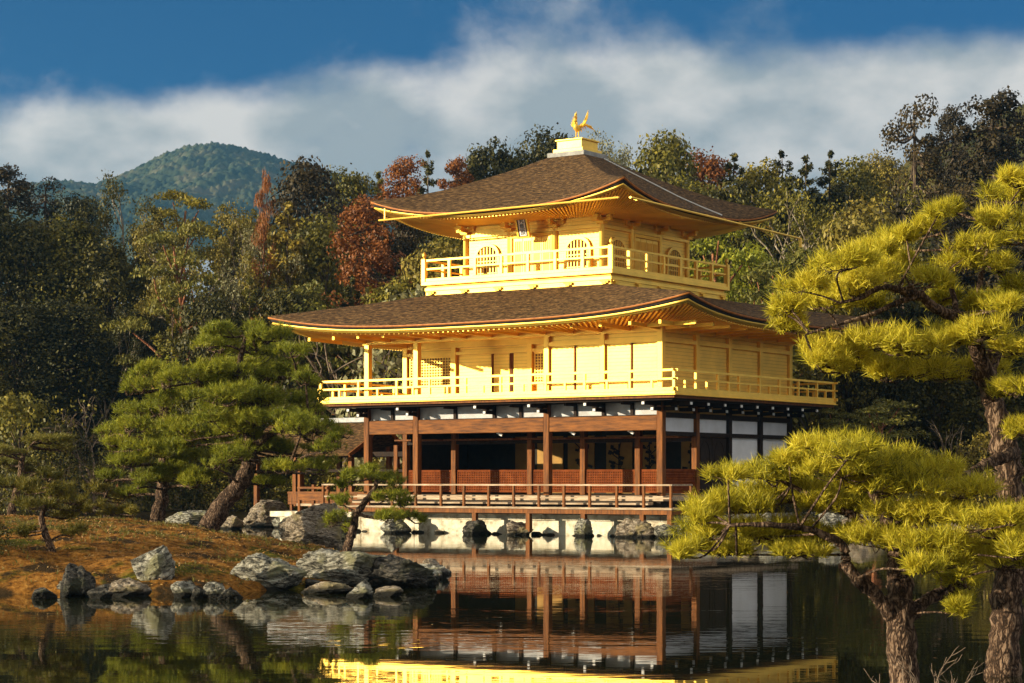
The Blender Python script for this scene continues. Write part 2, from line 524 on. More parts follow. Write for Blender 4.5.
class MB:
    """mesh builder for timber work; coordinates are (u, v, z): u runs west along the front, v runs back"""
    def __init__(s):
        s.V, s.F = [], []

    def raw(s, vs_, fs):
        n = len(s.V)
        s.V += [tuple(p) for p in vs_]
        s.F += [tuple(i + n for i in f) for f in fs]

    def box(s, u0, u1, v0, v1, z0, z1):
        x0, x1 = -max(u0, u1), -min(u0, u1)
        v0, v1 = min(v0, v1), max(v0, v1)
        z0, z1 = min(z0, z1), max(z0, z1)
        s.raw([(x0, v0, z0), (x1, v0, z0), (x1, v1, z0), (x0, v1, z0), (x0, v0, z1), (x1, v0, z1), (x1, v1, z1), (x0, v1, z1)],
              [(0, 3, 2, 1), (4, 5, 6, 7), (0, 1, 5, 4), (1, 2, 6, 5), (2, 3, 7, 6), (3, 0, 4, 7)])

    def post(s, u, v, w, z0, z1):
        s.box(u - w / 2, u + w / 2, v - w / 2, v + w / 2, z0, z1)

    def bar(s, p, q, w, h):
        """straight bar from p to q (u,v,z), w across, h tall"""
        a = Vector((-p[0], p[1], p[2]))
        b = Vector((-q[0], q[1], q[2]))
        d = (b - a).normalized()
        up = Vector((0, 0, 1)) if abs(d.z) < 0.95 else Vector((0, 1, 0))
        r = d.cross(up).normalized() * (w / 2)
        t = r.normalized().cross(d).normalized() * (h / 2)
        s.raw([a - r - t, a + r - t, a + r + t, a - r + t, b - r - t, b + r - t, b + r + t, b - r + t],
              [(0, 3, 2, 1), (4, 5, 6, 7), (0, 1, 5, 4), (1, 2, 6, 5), (2, 3, 7, 6), (3, 0, 4, 7)])

    def tube(s, pts, rad, n=8, cap=True):
        V, F = tube_np([(-p[0], p[1], p[2]) for p in pts], rad, n)
        base = len(s.V)
        s.raw(V, F)
        if cap:
            s.F.append(tuple(base + i for i in reversed(range(n))))
            m = len(V) - n
            s.F.append(tuple(base + m + i for i in range(n)))

    def prism(s, pts, axis, a0, a1):
        """polygon pts [(p, z)] in the plane across axis ('v': p is u; 'u': p is v) extruded from a0 to a1"""
        n = len(pts)
        vs_ = []
        for a in (a0, a1):
            for p, z in pts:
                vs_.append((-p, a, z) if axis == 'v' else (-a, p, z))
        fs = [tuple(range(n)), tuple(reversed(range(n, 2 * n)))]
        for i in range(n):
            j = (i + 1) % n
            fs.append((i, i + n, j + n, j))
        s.raw(vs_, fs)

    def build(s, name, mat, parent=None, smooth=False, bevel=0.0):
        me = bpy.data.meshes.new(name)
        me.from_pydata(s.V, [], s.F)
        me.materials.append(mat)
        import bmesh
        bm = bmesh.new()
        bm.from_mesh(me)
        bmesh.ops.recalc_face_normals(bm, faces=bm.faces)
        if smooth:
            for f in bm.faces:
                f.smooth = True
        bm.to_mesh(me)
        bm.free()
        o = link(name, me, parent)
        if bevel:
            md = o.modifiers.new('bevel', 'BEVEL')
            md.width = bevel
            md.segments = 2
            md.limit_method = 'ANGLE'
        return o


def tube_np(pts, rad, n=8):
    pts = np.asarray(pts, float)
    m = len(pts)
    rad = np.full(m, rad) if np.isscalar(rad) else np.asarray(rad, float)
    tg = np.gradient(pts, axis=0)
    tg /= np.linalg.norm(tg, axis=1)[:, None] + 1e-9
    ref = np.array([0.0, 0.0, 1.0])
    if abs(tg[:, 2]).mean() > 0.8:
        ref = np.array([0.0, 1.0, 0.0])
    a = np.cross(tg, ref)
    a /= np.linalg.norm(a, axis=1)[:, None] + 1e-9
    b = np.cross(tg, a)
    th = np.arange(n) * 2 * np.pi / n
    V = pts[:, None, :] + rad[:, None, None] * (np.cos(th)[None, :, None] * a[:, None, :] + np.sin(th)[None, :, None] * b[:, None, :])
    V = V.reshape(-1, 3)
    i = np.arange(m - 1)[:, None] * n
    j = np.arange(n)[None, :]
    j2 = (j + 1) % n
    F = np.stack([i + j, i + j2, i + n + j2, i + n + j], -1).reshape(-1, 4)
    return V, F


def spline(pts, per=6):
    """Catmull-Rom through the points"""
    P = np.asarray(pts, float)
    P = np.vstack([2 * P[0] - P[1], P, 2 * P[-1] - P[-2]])
    out = []
    for i in range(1, len(P) - 2):
        for t in np.linspace(0, 1, per, endpoint=False):
            out.append(0.5 * ((2 * P[i]) + (-P[i - 1] + P[i + 1]) * t + (2 * P[i - 1] - 5 * P[i] + 4 * P[i + 1] - P[i + 2]) * t * t + (-P[i - 1] + 3 * P[i] - 3 * P[i + 1] + P[i + 2]) * t ** 3))
    out.append(P[-2])
    return np.array(out)


def unit(v):
    return v / (np.linalg.norm(v, axis=-1, keepdims=True) + 1e-9)


def leaf_quads(P, Nn, size, aspect, rg):
    n = len(P)
    Nn = unit(Nn)
    T = unit(np.cross(Nn, rg.normal(size=(n, 3))))
    B = np.cross(Nn, T)
    s = (np.asarray(size) * np.ones(n))[:, None]
    V = np.stack([P + T * s, P + B * s * aspect, P - T * s, P - B * s * aspect], 1).reshape(-1, 3)
    F = np.arange(4 * n).reshape(n, 4)
    return V, F


def needle_tris(P, A, per, length, width, rg, smin=0.35, smax=1.0):
    """bundles of needles round the axis A at the points P"""
    n = len(P)
    A = unit(A)
    h = np.where(np.abs(A[:, 2:3]) < 0.9, np.array([[0, 0, 1.0]]), np.array([[1.0, 0, 0]]))
    X = unit(np.cross(A, h))
    Y = np.cross(A, X)
    th = rg.uniform(0, 2 * np.pi, (n, per))
    sp = rg.uniform(smin, smax, (n, per))
    D = (np.cos(sp)[..., None] * A[:, None] + np.sin(sp)[..., None] * (np.cos(th)[..., None] * X[:, None] + np.sin(th)[..., None] * Y[:, None]))
    ln = length * rg.uniform(0.7, 1.15, (n, per))
    base = P[:, None] + A[:, None] * (rg.uniform(-0.55, 0.25, (n, per)) * length)[..., None]
    side = unit(np.cross(D, rg.normal(size=(n, per, 3)))) * (width / 2)
    tip = base + D * ln[..., None]
    V = np.stack([base - side, base + side, tip], 2).reshape(-1, 3)
    F = np.arange(len(V)).reshape(-1, 3)
    return V, F


def at(px, py, d):
    """the point seen at (px, py) standing at depth d"""
    return Vector(((px - 512) / FPX * d, d, CAM_H + (HORIZON - py) * d / FPX))


# ------------------------------------------------------------------ terrain, island, water, hills
def sstep(x):
    x = np.clip(x, 0, 1)
    return x * x * (3 - 2 * x)


def shore(x):
    return np.interp(x, [-200, -30, -12, -7, -4, 6, 9, 13, 40, 200], [78, 80, 84, 84, 76, 70, 64.5, 63, 60, 58])


def vnoise(x, y, s, seed=0.0):
    return (np.sin(x / s * 1.3 + seed) * np.cos(y / s * 1.1 - seed * 1.7) + 0.5 * np.sin(x / s * 2.9 + y / s * 2.1 + seed * 3) + 0.25 * np.sin(x / s * 6.1 - y / s * 5.3 + seed))


def terrain(x, y):
    x = np.asarray(x, float)
    y = np.asarray(y, float)
    b = y - shore(x)
    h = -0.9 + 1.35 * sstep((b + 0.6) / 2.2)
    far = np.clip(y - 92, 0, 260)
    h = h + sstep(b / 30) * 0.6 + np.minimum(far, 45) * 0.24 + far * 0.02 + sstep(far / 60) * 0.4 * vnoise(x, y, 9)
    rh = np.clip((x - 14) / 40, 0, 1)
    h = h + sstep((y - 74) / 50) * 4.0 * sstep(rh)
    # the bank the camera and the near pines stand on
    nb = np.interp(x, [-60, -6, 0, 1.8, 2.4, 60], [7, 7, 8, 12.0, 16.6, 16.9])
    h = np.maximum(h, -0.9 + 1.05 * sstep((nb - y + 0.5) / 1.0))
    return h


def graded(a, b, breaks):
    out = [a]
    for e, st in breaks:
        while out[-1] + st < e:
            out.append(out[-1] + st)
    out.append(b)
    return np.array(out)


gx = graded(-1500, 1500, [(-300, 100), (-80, 20), (-40, 3), (45, 0.9), (90, 4), (300, 20), (1500, 100)])
gy = graded(-200, 2400, [(-10, 20), (5, 2), (18, 0.5), (56, 4), (90, 0.8), (160, 3), (400, 16), (2400, 100)])
X, Y = np.meshgrid(gx, gy)
Z = terrain(X, Y)
nx, ny = len(gx), len(gy)
idx = np.arange(nx * ny).reshape(ny, nx)
F = np.stack([idx[:-1, :-1], idx[:-1, 1:], idx[1:, 1:], idx[1:, :-1]], -1).reshape(-1, 4)
M['ground'] = surf('forest_floor', (0.012, 0.009, 0.004), (0.045, 0.030, 0.010), scale=0.7, rough=0.95, bump=0.6, bscale=4, dist=0.1, c3=(0.06, 0.05, 0.01), detail=9, spec=0.1)
g = link('ground', np_mesh('ground', np.stack([X, Y, Z], -1).reshape(-1, 3), F, M['ground'], True))
g['kind'] = 'structure'

# water
wm, nt, b = new_mat('pond_water')
b.inputs['Base Color'].default_value = (0.010, 0.011, 0.004, 1)
b.inputs['Roughness'].default_value = 0.015
b.inputs['IOR'].default_value = 1.36
t = N(nt, 'ShaderNodeTexCoord')
mp = N(nt, 'ShaderNodeMapping')
mp.inputs['Scale'].default_value = (0.45, 1.0, 1)
L(nt, t.outputs['Object'], mp.inputs['Vector'])
n1 = N(nt, 'ShaderNodeTexNoise')
n1.inputs['Scale'].default_value = 2.6
n1.inputs['Detail'].default_value = 3
L(nt, mp.outputs[0], n1.inputs['Vector'])
mpb = N(nt, 'ShaderNodeMapping')
mpb.inputs['Scale'].default_value = (0.06, 0.28, 1)
L(nt, t.outputs['Object'], mpb.inputs['Vector'])
n2 = N(nt, 'ShaderNodeTexNoise')
n2.inputs['Scale'].default_value = 1.0
n2.inputs['Detail'].default_value = 3
L(nt, mpb.outputs[0], n2.inputs['Vector'])
mr = N(nt, 'ShaderNodeMapRange')
mr.inputs['From Min'].default_value = 0.42
mr.inputs['From Max'].default_value = 0.68
mr.inputs['To Min'].default_value = 0.12
mr.inputs['To Max'].default_value = 1.0
L(nt, n2.outputs['Fac'], mr.inputs['Value'])
bp = N(nt, 'ShaderNodeBump')
bp.inputs['Distance'].default_value = 0.0046
L(nt, mr.outputs[0], bp.inputs['Strength'])
L(nt, n1.outputs['Fac'], bp.inputs['Height'])
L(nt, bp.outputs[0], b.inputs['Normal'])
M['water'] = wm
w = link('water', np_mesh('water', [(-260, 3, 0), (260, 3, 0), (260, 95, 0), (-260, 95, 0)], [(0, 1, 2, 3)], wm))
w['kind'] = 'structure'

# island
SHORELINE = np.array([(-36, 32), (-12, 32), (-7.7, 31.9), (-6.0, 31.8), (-4.6, 31.9), (-3.9, 33.0), (-2.9, 33.4), (-2.05, 34.0), (-1.65, 34.8), (-1.3, 37.2), (-1.65, 40.6), (-2.7, 43.6), (-3.8, 46.2), (-5.1, 48.4), (-7.6, 50), (-36, 51.5)], float)


def island_h(x, y):
    x = np.asarray(x, float)
    y = np.asarray(y, float)
    best = np.full(x.shape, 99.0)
    ins = np.zeros(x.shape, bool)
    for a, c in zip(SHORELINE, np.roll(SHORELINE, -1, 0)):
        d = c - a
        tt = np.clip(((x - a[0]) * d[0] + (y - a[1]) * d[1]) / (d @ d), 0, 1)
        best = np.minimum(best, np.hypot(x - a[0] - d[0] * tt, y - a[1] - d[1] * tt))
        if a[1] != c[1]:
            ins ^= ((a[1] > y) != (c[1] > y)) & (x < (c[0] - a[0]) * (y - a[1]) / (c[1] - a[1]) + a[0])
    top = np.interp(x, [-12, -8, -5, -2.5, -1.5], [0.95, 0.86, 0.66, 0.36, 0.2])
    h = np.where(ins, top * np.minimum(1, best / 4.2) ** 0.55, -0.7 * best)
    h = h + 0.045 * vnoise(x, y, 0.9, 2) + 0.03 * vnoise(x, y, 0.33, 5) + 0.012 * vnoise(x, y, 0.12, 1)
    return np.maximum(h, -0.8)


ix = np.arange(-34, 0.6, 0.16)
iy = np.arange(30.0, 53, 0.16)
X, Y = np.meshgrid(ix, iy)
Z = island_h(X, Y)
nx, ny = len(ix), len(iy)
idx = np.arange(nx * ny).reshape(ny, nx)
F = np.stack([idx[:-1, :-1], idx[:-1, 1:], idx[1:, 1:], idx[1:, :-1]], -1).reshape(-1, 4)
keep = (Z.reshape(-1)[F] > -0.75).any(1)
im, nt, b = new_mat('mossy_bank')
t = N(nt, 'ShaderNodeTexCoord')
n1 = N(nt, 'ShaderNodeTexNoise')
n1.inputs['Scale'].default_value = 7
n1.inputs['Detail'].default_value = 12
n1.inputs['Roughness'].default_value = .7
L(nt, t.outputs['Object'], n1.inputs['Vector'])
r1 = ramp(nt, n1.outputs['Fac'], [(.36, (.05, .026, .008)), (.49, (.26, .108, .018)), (.64, (.44, .22, .05))])
n2 = N(nt, 'ShaderNodeTexNoise')
n2.inputs['Scale'].default_value = .75
n2.inputs['Detail'].default_value = 9
n2.inputs['Roughness'].default_value = .62
L(nt, t.outputs['Object'], n2.inputs['Vector'])
r2 = ramp(nt, n2.outputs['Fac'], [(.50, (0, 0, 0)), (.58, (1, 1, 1))])
moss = ramp(nt, n1.outputs['Fac'], [(.35, (.022, .026, .004)), (.52, (.095, .090, .010)), (.68, (.22, .18, .02))])
m1 = N(nt, 'ShaderNodeMixRGB')
L(nt, r2.outputs[0], m1.inputs['Fac'])
L(nt, r1.outputs[0], m1.inputs['Color1'])
L(nt, moss.outputs[0], m1.inputs['Color2'])
n3 = N(nt, 'ShaderNodeTexNoise')
n3.inputs['Scale'].default_value = 1.6
n3.inputs['Detail'].default_value = 8
mp = N(nt, 'ShaderNodeMapping')
mp.inputs['Location'].default_value = (4, 7, 1)
L(nt, t.outputs['Object'], mp.inputs['Vector'])
L(nt, mp.outputs[0], n3.inputs['Vector'])
r3 = ramp(nt, n3.outputs['Fac'], [(.54, (0, 0, 0)), (.62, (1, 1, 1))])
m2 = N(nt, 'ShaderNodeMixRGB')
L(nt, r3.outputs[0], m2.inputs['Fac'])
L(nt, m1.outputs[0], m2.inputs['Color1'])
m2.inputs['Color2'].default_value = (.045, .028, .012, 1)
L(nt, m2.outputs[0], b.inputs['Base Color'])
b.inputs['Roughness'].default_value = .95
b.inputs['Specular IOR Level'].default_value = .05
ah = N(nt, 'ShaderNodeMath', operation='MULTIPLY_ADD')
L(nt, r2.outputs[0], ah.inputs[0])
ah.inputs[1].default_value = .25
L(nt, n1.outputs['Fac'], ah.inputs[2])
bp = N(nt, 'ShaderNodeBump')
bp.inputs['Strength'].default_value = 1.0
bp.inputs['Distance'].default_value = .14
L(nt, ah.outputs[0], bp.inputs['Height'])
L(nt, bp.outputs[0], b.inputs['Normal'])
M['island'] = im
o = link('island_ground', np_mesh('island_ground', np.stack([X, Y, Z], -1).reshape(-1, 3), F[keep], M['island'], True))
o['kind'] = 'structure'


# distant wooded mountain and the nearer hill to the right
def wooded(name, x0, x1, y0, y1, step, hf, mat, bump, cell, seed):
    rg = np.random.default_rng(seed)
    xs_ = np.arange(x0, x1, step)
    ys_ = np.arange(y0, y1, step)
    X, Y = np.meshgrid(xs_, ys_)
    Z = hf(X, Y)
    # crowns: rounded bumps on a jittered lattice, nearest one wins
    best = np.full(X.shape, 9.0)
    ci, cj = np.floor(X / cell).astype(int), np.floor(Y / cell).astype(int)
    i0, j0 = ci.min() - 1, cj.min() - 1
    jit = rg.random((ci.max() - i0 + 3, cj.max() - j0 + 3, 3))
    hb = np.zeros(X.shape)
    for di in (-1, 0, 1):
        for dj in (-1, 0, 1):
            J = jit[ci + di - i0, cj + dj - j0]
            d = np.hypot((ci + di + J[..., 0]) * cell - X, (cj + dj + J[..., 1]) * cell - Y) / (cell * 0.62)
            hh = np.sqrt(np.clip(1 - d * d, 0, 1)) * (0.45 + 0.75 * J[..., 2])
            hb = np.maximum(hb, hh)
    Z = Z + bump * hb + bump * 0.15 * rg.normal(size=X.shape)
    nx, ny = len(xs_), len(ys_)
    idx = np.arange(nx * ny).reshape(ny, nx)
    F = np.stack([idx[:-1, :-1], idx[:-1, 1:], idx[1:, 1:], idx[1:, :-1]], -1).reshape(-1, 4)
    o = link(name, np_mesh(name, np.stack([X, Y, Z], -1).reshape(-1, 3), F, mat, False))
    o['kind'] = 'structure'
    return o


def mountain_h(x, y):
    px = 512 + x / y * FPX
    # skyline read along the ridge, then falling towards the viewer and behind
    sk = np.interp(px, [-260, -120, -20, 30, 60, 95, 130, 165, 190, 215, 240, 275, 310, 345, 400, 470, 560], [300, 245, 205, 185, 180, 176, 163, 147, 139, 137, 141, 149, 158, 168, 190, 230, 330])
    rid = CAM_H + (HORIZON - sk) * 1500 / FPX - 7
    fall = 1 - sstep(np.abs(y - 1500) / 620) * 0.95
    return rid * fall + 9 * vnoise(x, y, 70, 1.5) * (1 - np.exp(-((y - 1500) / 90.0) ** 2)) - 5


M['far_wood'] = surf('far_woodland', (0.012, 0.024, 0.014), (0.045, 0.058, 0.030), scale=0.045, rough=0.95, bump=0, detail=8, c3=(0.11, 0.10, 0.055), spec=0.05)
wooded('mountain', -700, 20, 1180, 1540, 1.35, mountain_h, M['far_wood'], 3.4, 4.2, 3)


def hill_h(x, y):
    px = 512 + x / y * FPX
    sk = np.interp(px, [780, 860, 900, 940, 980, 1024, 1100, 1250], [225, 200, 185, 168, 146, 122, 108, 100])
    rid = CAM_H + (HORIZON - sk) * 330 / FPX - 4
    fall = 1 - sstep(np.abs(y - 330) / 130) * 0.96
    return rid * fall + 2.5 * vnoise(x, y, 24, 4) * (1 - np.exp(-((y - 330) / 40.0) ** 2)) + terrain(x, np.minimum(y, 200)) * 0.2


M['hill_wood'] = surf('hill_woodland', (0.02, 0.024, 0.007), (0.06, 0.055, 0.014), scale=0.09, rough=0.95, bump=0, detail=8, c3=(0.12, 0.085, 0.02), spec=0.05)
wooded('hill', 30, 190, 200, 400, 0.7, hill_h, M['hill_wood'], 2.8, 3.4, 5)


# ------------------------------------------------------------------ the golden pavilion
K = 2.12                      # one bay
U, V = 5.5 * K, 4 * K
U3, V3, W3 = 2.76, 0.90, 5.42
CORNER, YAW = (4.621, 64.147), R(35.09)
PAV = empty('golden_pavilion', (*CORNER, 0), -YAW, 'three storey pavilion with two gold leaf upper storeys, on the far side of the pond', 'pavilion')


def wpos(u, v, z=0.0):
    return Vector((CORNER[0] - u * math.cos(YAW) + v * math.sin(YAW), CORNER[1] + u * math.sin(YAW) + v * math.cos(YAW), z))


# ---- hipped roofs
def ring(rect, off, ns):
    """points round a rectangle grown by off: list of (u, v, s) with s in -1..1 along each side"""
    u0, u1, v0, v1 = rect[0] - off, rect[1] + off, rect[2] - off, rect[3] + off
    s_ = np.linspace(-1, 1, ns + 1)[:-1]
    out = []
    for s in s_:
        out.append((u0 + (u1 - u0) * (s + 1) / 2, v0, s))
    for s in s_:
        out.append((u1, v0 + (v1 - v0) * (s + 1) / 2, s))
    for s in s_:
        out.append((u1 - (u1 - u0) * (s + 1) / 2, v1, s))
    for s in s_:
        out.append((u0, v1 - (v1 - v0) * (s + 1) / 2, s))
    return np.array(out)


def strip(loops, name, mat, parent, smooth=False):
    """loops: arrays (m,3) in u,v,z; quads between one and the next"""
    m = len(loops[0])
    Vv = np.concatenate(loops)
    Vv = np.stack([-Vv[:, 0], Vv[:, 1], Vv[:, 2]], -1)
    j = np.arange(m)
    F = []
    for i in range(len(loops) - 1):
        F.append(np.stack([i * m + j, i * m + (j + 1) % m, (i + 1) * m + (j + 1) % m, (i + 1) * m + j], -1))
    return link(name, np_mesh(name, Vv, np.concatenate(F), mat, smooth), parent)


def hip_roof(rect, e, top_rect, z_mid, ts, zs, lift, pw, q, ns, gold_e, gold_z, gold_lift, gold_h, soffit_z, soff_rect, labels):
    E0 = ring(rect, e, ns)
    T0 = ring(top_rect, 0, ns)
    S = np.abs(E0[:, 2])

    def lp(off, zb, lf):
        r = ring(rect, off, ns)
        return np.stack([r[:, 0], r[:, 1], zb + lf * S ** pw], -1)

    loops = []
    for t in np.linspace(1, 0, 22):
        z = np.interp(t, ts, zs) + lift * S ** pw * (1 - t) ** q
        loops.append(np.stack([E0[:, 0] * (1 - t) + T0[:, 0] * t, E0[:, 1] * (1 - t) + T0[:, 1] * t, z], -1))
    z0 = zs[0]
    roof = strip(loops + [lp(e, z0 - 0.045, lift)], labels[0], M['bark_roof'], PAV)
    # the eave in layers, each set back below the last
    strip([lp(e + 0.012, z0 - 0.026, lift), lp(e + 0.015, z0 - 0.075, lift), lp(e - 0.03, z0 - 0.085, lift * .99), lp(e - 0.15, z0 - 0.08, lift * .99)], 'eave_trim', M['roof_trim'], roof)
    strip([lp(e - 0.035, z0 - 0.07, lift * .99), lp(e - 0.05, z0 - 0.12, lift * .97), lp(e - 0.07, gold_z + gold_h + 0.012, gold_lift), lp(gold_e - 0.15, gold_z + gold_h + 0.008, gold_lift)], 'eave_underlayer', M['roof_dark'], roof)
    gl = gold_lift
    strip([lp(gold_e, gold_z + gold_h, gl), lp(gold_e + 0.02, gold_z + gold_h * 0.55, gl), lp(gold_e - 0.05, gold_z + gold_h * 0.5, gl), lp(gold_e - 0.06, gold_z, gl), lp(gold_e - 0.14, gold_z + 0.02, gl)], 'eave_fascia', M['gold'], roof)
    rs = ring(soff_rect, 0.05, ns)
    sof = np.stack([rs[:, 0], rs[:, 1], np.full(len(rs), soffit_z)], -1)
    half = lp(gold_e - 0.14, gold_z + 0.05, gl)
    mid = half * 0.5 + sof * 0.5
    mid[:, 2] = (half[:, 2] * 0.35 + soffit_z * 0.65)
    strip([half, mid, sof], 'soffit', M['gold'], roof)
    # rafters under the soffit
    mb = MB()
    for i in range(len(half)):
        for f in (0.0, 0.5):
            i2 = (i + 1) % len(half)
            a = half[i] * (1 - f) + half[i2] * f
            m_ = mid[i] * (1 - f) + mid[i2] * f
            c = sof[i] * (1 - f) + sof[i2] * f
            mb.bar((a[0], a[1], a[2] - 0.05), (m_[0], m_[1], m_[2] - 0.06), 0.06, 0.08)
            mb.bar((m_[0], m_[1], m_[2] - 0.06), (c[0], c[1], c[2] - 0.06), 0.06, 0.08)
    mb.build('rafters', M['gold'], roof)
    return roof


BASE3 = (U3 - 0.95, U3 + W3 + 0.95, V3 - 0.95, V3 + W3 + 0.95)
lower = hip_roof((0, U, 0, V), 2.40, BASE3, 0, [0, 1], [6.78, 7.93], 0.53, 3.2, 1.15, 40,
                 2.30, 6.52, 0.47, 0.115, 6.60, (0, U, 0, V), ['lower_roof'])
lower['label'] = 'wide lower roof of brown bark shingles'
cu, cv = U3 + W3 / 2, V3 + W3 / 2
upper = hip_roof((U3, U3 + W3, V3, V3 + W3), 2.25, (cu - .68, cu + .68, cv - .68, cv + .68), 0, [0, .2, .38, .6, .83, 1], [10.43, 10.82, 11.20, 11.73, 12.27, 12.68], 0.63, 2.8, 2.0, 34,
                 2.17, 10.25, 0.50, 0.10, 10.34, (U3, U3 + W3, V3, V3 + W3), ['upper_roof'])
upper['label'] = 'steep upper roof of brown bark shingles under the bird'
mb = MB()
e = cu, cv
mb.box(cu - .74, cu + .74, cv - .74, cv + .74, 12.60, 12.80)
mb.build('roof_pedestal_base', M['stone_grey'], PAV, bevel=.02)
mb = MB()
mb.box(cu - .60, cu + .60, cv - .60, cv + .60, 12.803, 12.93)
mb.box(cu - .50, cu + .50, cv - .50, cv + .50, 12.933, 13.20)
mb.box(cu - .55, cu + .55, cv - .55, cv + .55, 13.203, 13.26)
mb.build('roof_pedestal', M['gold'], PAV, bevel=.012)

# ---- phoenix
def phoenix():
    z0 = 13.262
    mb = MB()
    # body, neck and head in one tapering tube: tail end -> breast -> neck -> beak, facing the front
    pts = [(cu, cv + .17, z0 + .44), (cu, cv + .10, z0 + .415), (cu, cv + .0, z0 + .40), (cu, cv - .09, z0 + .43), (cu, cv - .125, z0 + .53), (cu, cv - .10, z0 + .64), (cu, cv - .085, z0 + .74), (cu, cv - .11, z0 + .80), (cu, cv - .16, z0 + .795), (cu, cv - .22, z0 + .775)]
    mb.tube(pts, [.035, .085, .115, .105, .07, .045, .04, .058, .035, .006], 12)
    mb.tube([(cu, cv - .10, z0 + .85), (cu, cv - .10, z0 + .93)], [.045, .03], 8)       # crest
    body = mb.build('phoenix_statue', M['gold'], PAV, smooth=True)
    body['label'] = 'gilded phoenix with raised wings on the roof top'
    for sgn in (-1, 1):
        mb = MB()
        for i in range(6):
            a = 0.35 + i * 0.16
            ln = .34 + .045 * i
            p = (cu + sgn * .07, cv + .02 + .02 * i, z0 + .46)
            q = (cu + sgn * (.07 + ln * math.cos(a) * .75), cv + .05 + .05 * i, z0 + .46 + ln * math.sin(a) * 1.15)
            mid = ((p[0] + q[0]) / 2 + sgn * .03, (p[1] + q[1]) / 2, (p[2] + q[2]) / 2 - .01)
            mb.tube([p, mid, q], [.02, .034, .008], 6)
        mb.build('wing', M['gold_deep'], body)
        mb = MB()
        mb.tube([(cu + sgn * .05, cv + .0, z0 + .36), (cu + sgn * .055, cv - .01, z0 + .18), (cu + sgn * .055, cv, z0)], [.032, .02, .018], 8)
        mb.tube([(cu + sgn * .055, cv + .03, z0 + .012), (cu + sgn * .055, cv - .09, z0 + .012)], [.02, .008], 6)
        mb.build('leg', M['gold'], body)
    mb = MB()
    for i in range(7):
        f = (i - 3) / 3
        p = (cu + .02 * f, cv + .14, z0 + .44)
        mb.tube([p, (cu + .12 * f, cv + .27, z0 + .60 - .05 * abs(f)), (cu + .20 * f - .05, cv + .42, z0 + .62 - .1 * abs(f)), (cu + .26 * f - .08, cv + .55, z0 + .5 - .12 * abs(f))], [.02, .03, .03, .008], 6)
    mb.build('tail', M['gold_deep'], body)


phoenix()

# gutters hung under the upper eaves and the lightning cable on the east slope
mb = MB()
ev = V3 - 2.32
mb.tube([(10.05, ev, 10.37), (U3 - 2.1, ev, 10.40)], .032, 8)
for uu in np.linspace(U3 - 1.8, 9.9, 9):
    mb.bar((uu, ev, 10.37), (uu, ev + .3, 10.5), .025, .025)
mb.bar((9.8, ev, 10.4), (9.8, ev, 10.75), .03, .03)
mb.build('gutter', M['gold'], PAV)
mb = MB()
eu = U3 - 2.32
mb.tube([(eu, V3 - 2.0, 10.42), (eu, 10.25, 10.23)], .036, 8)
mb.tube([(eu, 10.2, 10.25), (eu, 10.2, 9.92)], .06, 8)
mb.tube([(eu + .05, 7.2, 10.3), (eu + .05, 8.2, 10.08), (eu + .05, 8.2, 10.25)], .02, 6)
for vv in np.linspace(V3 - 1.6, V3 + W3 + 1.8, 9):
    mb.bar((eu, vv, 10.37), (eu + .3, vv, 10.5), .025, .025)
mb.build('gutter', M['gold'], PAV)
pts = []
for t_ in np.linspace(0.96, 0.03, 12):
    s_ = 0.28 - 0.0 * t_
    zc = np.interp(t_, [0, .2, .38, .6, .83, 1], [10.43, 10.82, 11.20, 11.73, 12.27, 12.68])
    eo, to = cu - (W3 / 2 + 2.25), cu - .68
    vo = cv + (W3 / 2 + 2.25) * s_ * (1 - t_) + .3 * t_
    pts.append((eo * (1 - t_) + to * t_, vo, zc + .035))
mb = MB()
mb.tube(pts, .022, 6)
mb.build('lightning_cable', M['white_paint'], PAV)

# ---- third storey
mb = MB()
mb.box(*BASE3, 7.55, 8.06)
mb.build('plinth', M['gold_wall'], PAV)
mb = MB()
mb.box(BASE3[0] - .03, BASE3[1] + .03, BASE3[2] - .03, BASE3[3] + .03, 8.063, 8.18)
mb.box(BASE3[0] - .12, BASE3[1] + .12, BASE3[2] - .12, BASE3[3] + .12, 8.25, 8.38)
mb.build('third_storey_balcony', M['gold'], PAV, bevel=.01)
mb = MB()
mb.box(BASE3[0] + .02, BASE3[1] - .02, BASE3[2] + .02, BASE3[3] - .02, 8.183, 8.247)
mb.build('balcony_shadow_joint', M['gold_deep'], PAV)
# carved brackets on the plinth
for side in range(2):
    for f in np.linspace(0.03, 0.97, 6):
        mb = MB()
        w_ = W3 + 1.9
        if side == 0:
            u_, v_ = BASE3[0] + w_ * f, BASE3[2]
            mb.box(u_ - .16, u_ + .16, v_ - .07, v_ - .003, 8.02, 8.05)
            mb.box(u_ - .07, u_ + .07, v_ - .09, v_ - .003, 7.93, 8.015)
            mb.box(u_ - .15, u_ - .09, v_ - .08, v_ - .003, 7.97, 8.015)
        else:
            u_, v_ = BASE3[0], BASE3[2] + w_ * f
            mb.box(u_ - .07, u_ - .003, v_ - .16, v_ + .16, 8.02, 8.05)
            mb.box(u_ - .09, u_ - .003, v_ - .07, v_ + .07, 7.93, 8.015)
            mb.box(u_ - .08, u_ - .003, v_ + .09, v_ + .15, 7.97, 8.015)
        mb.build('carved_bracket', M['gold_deep'], PAV)


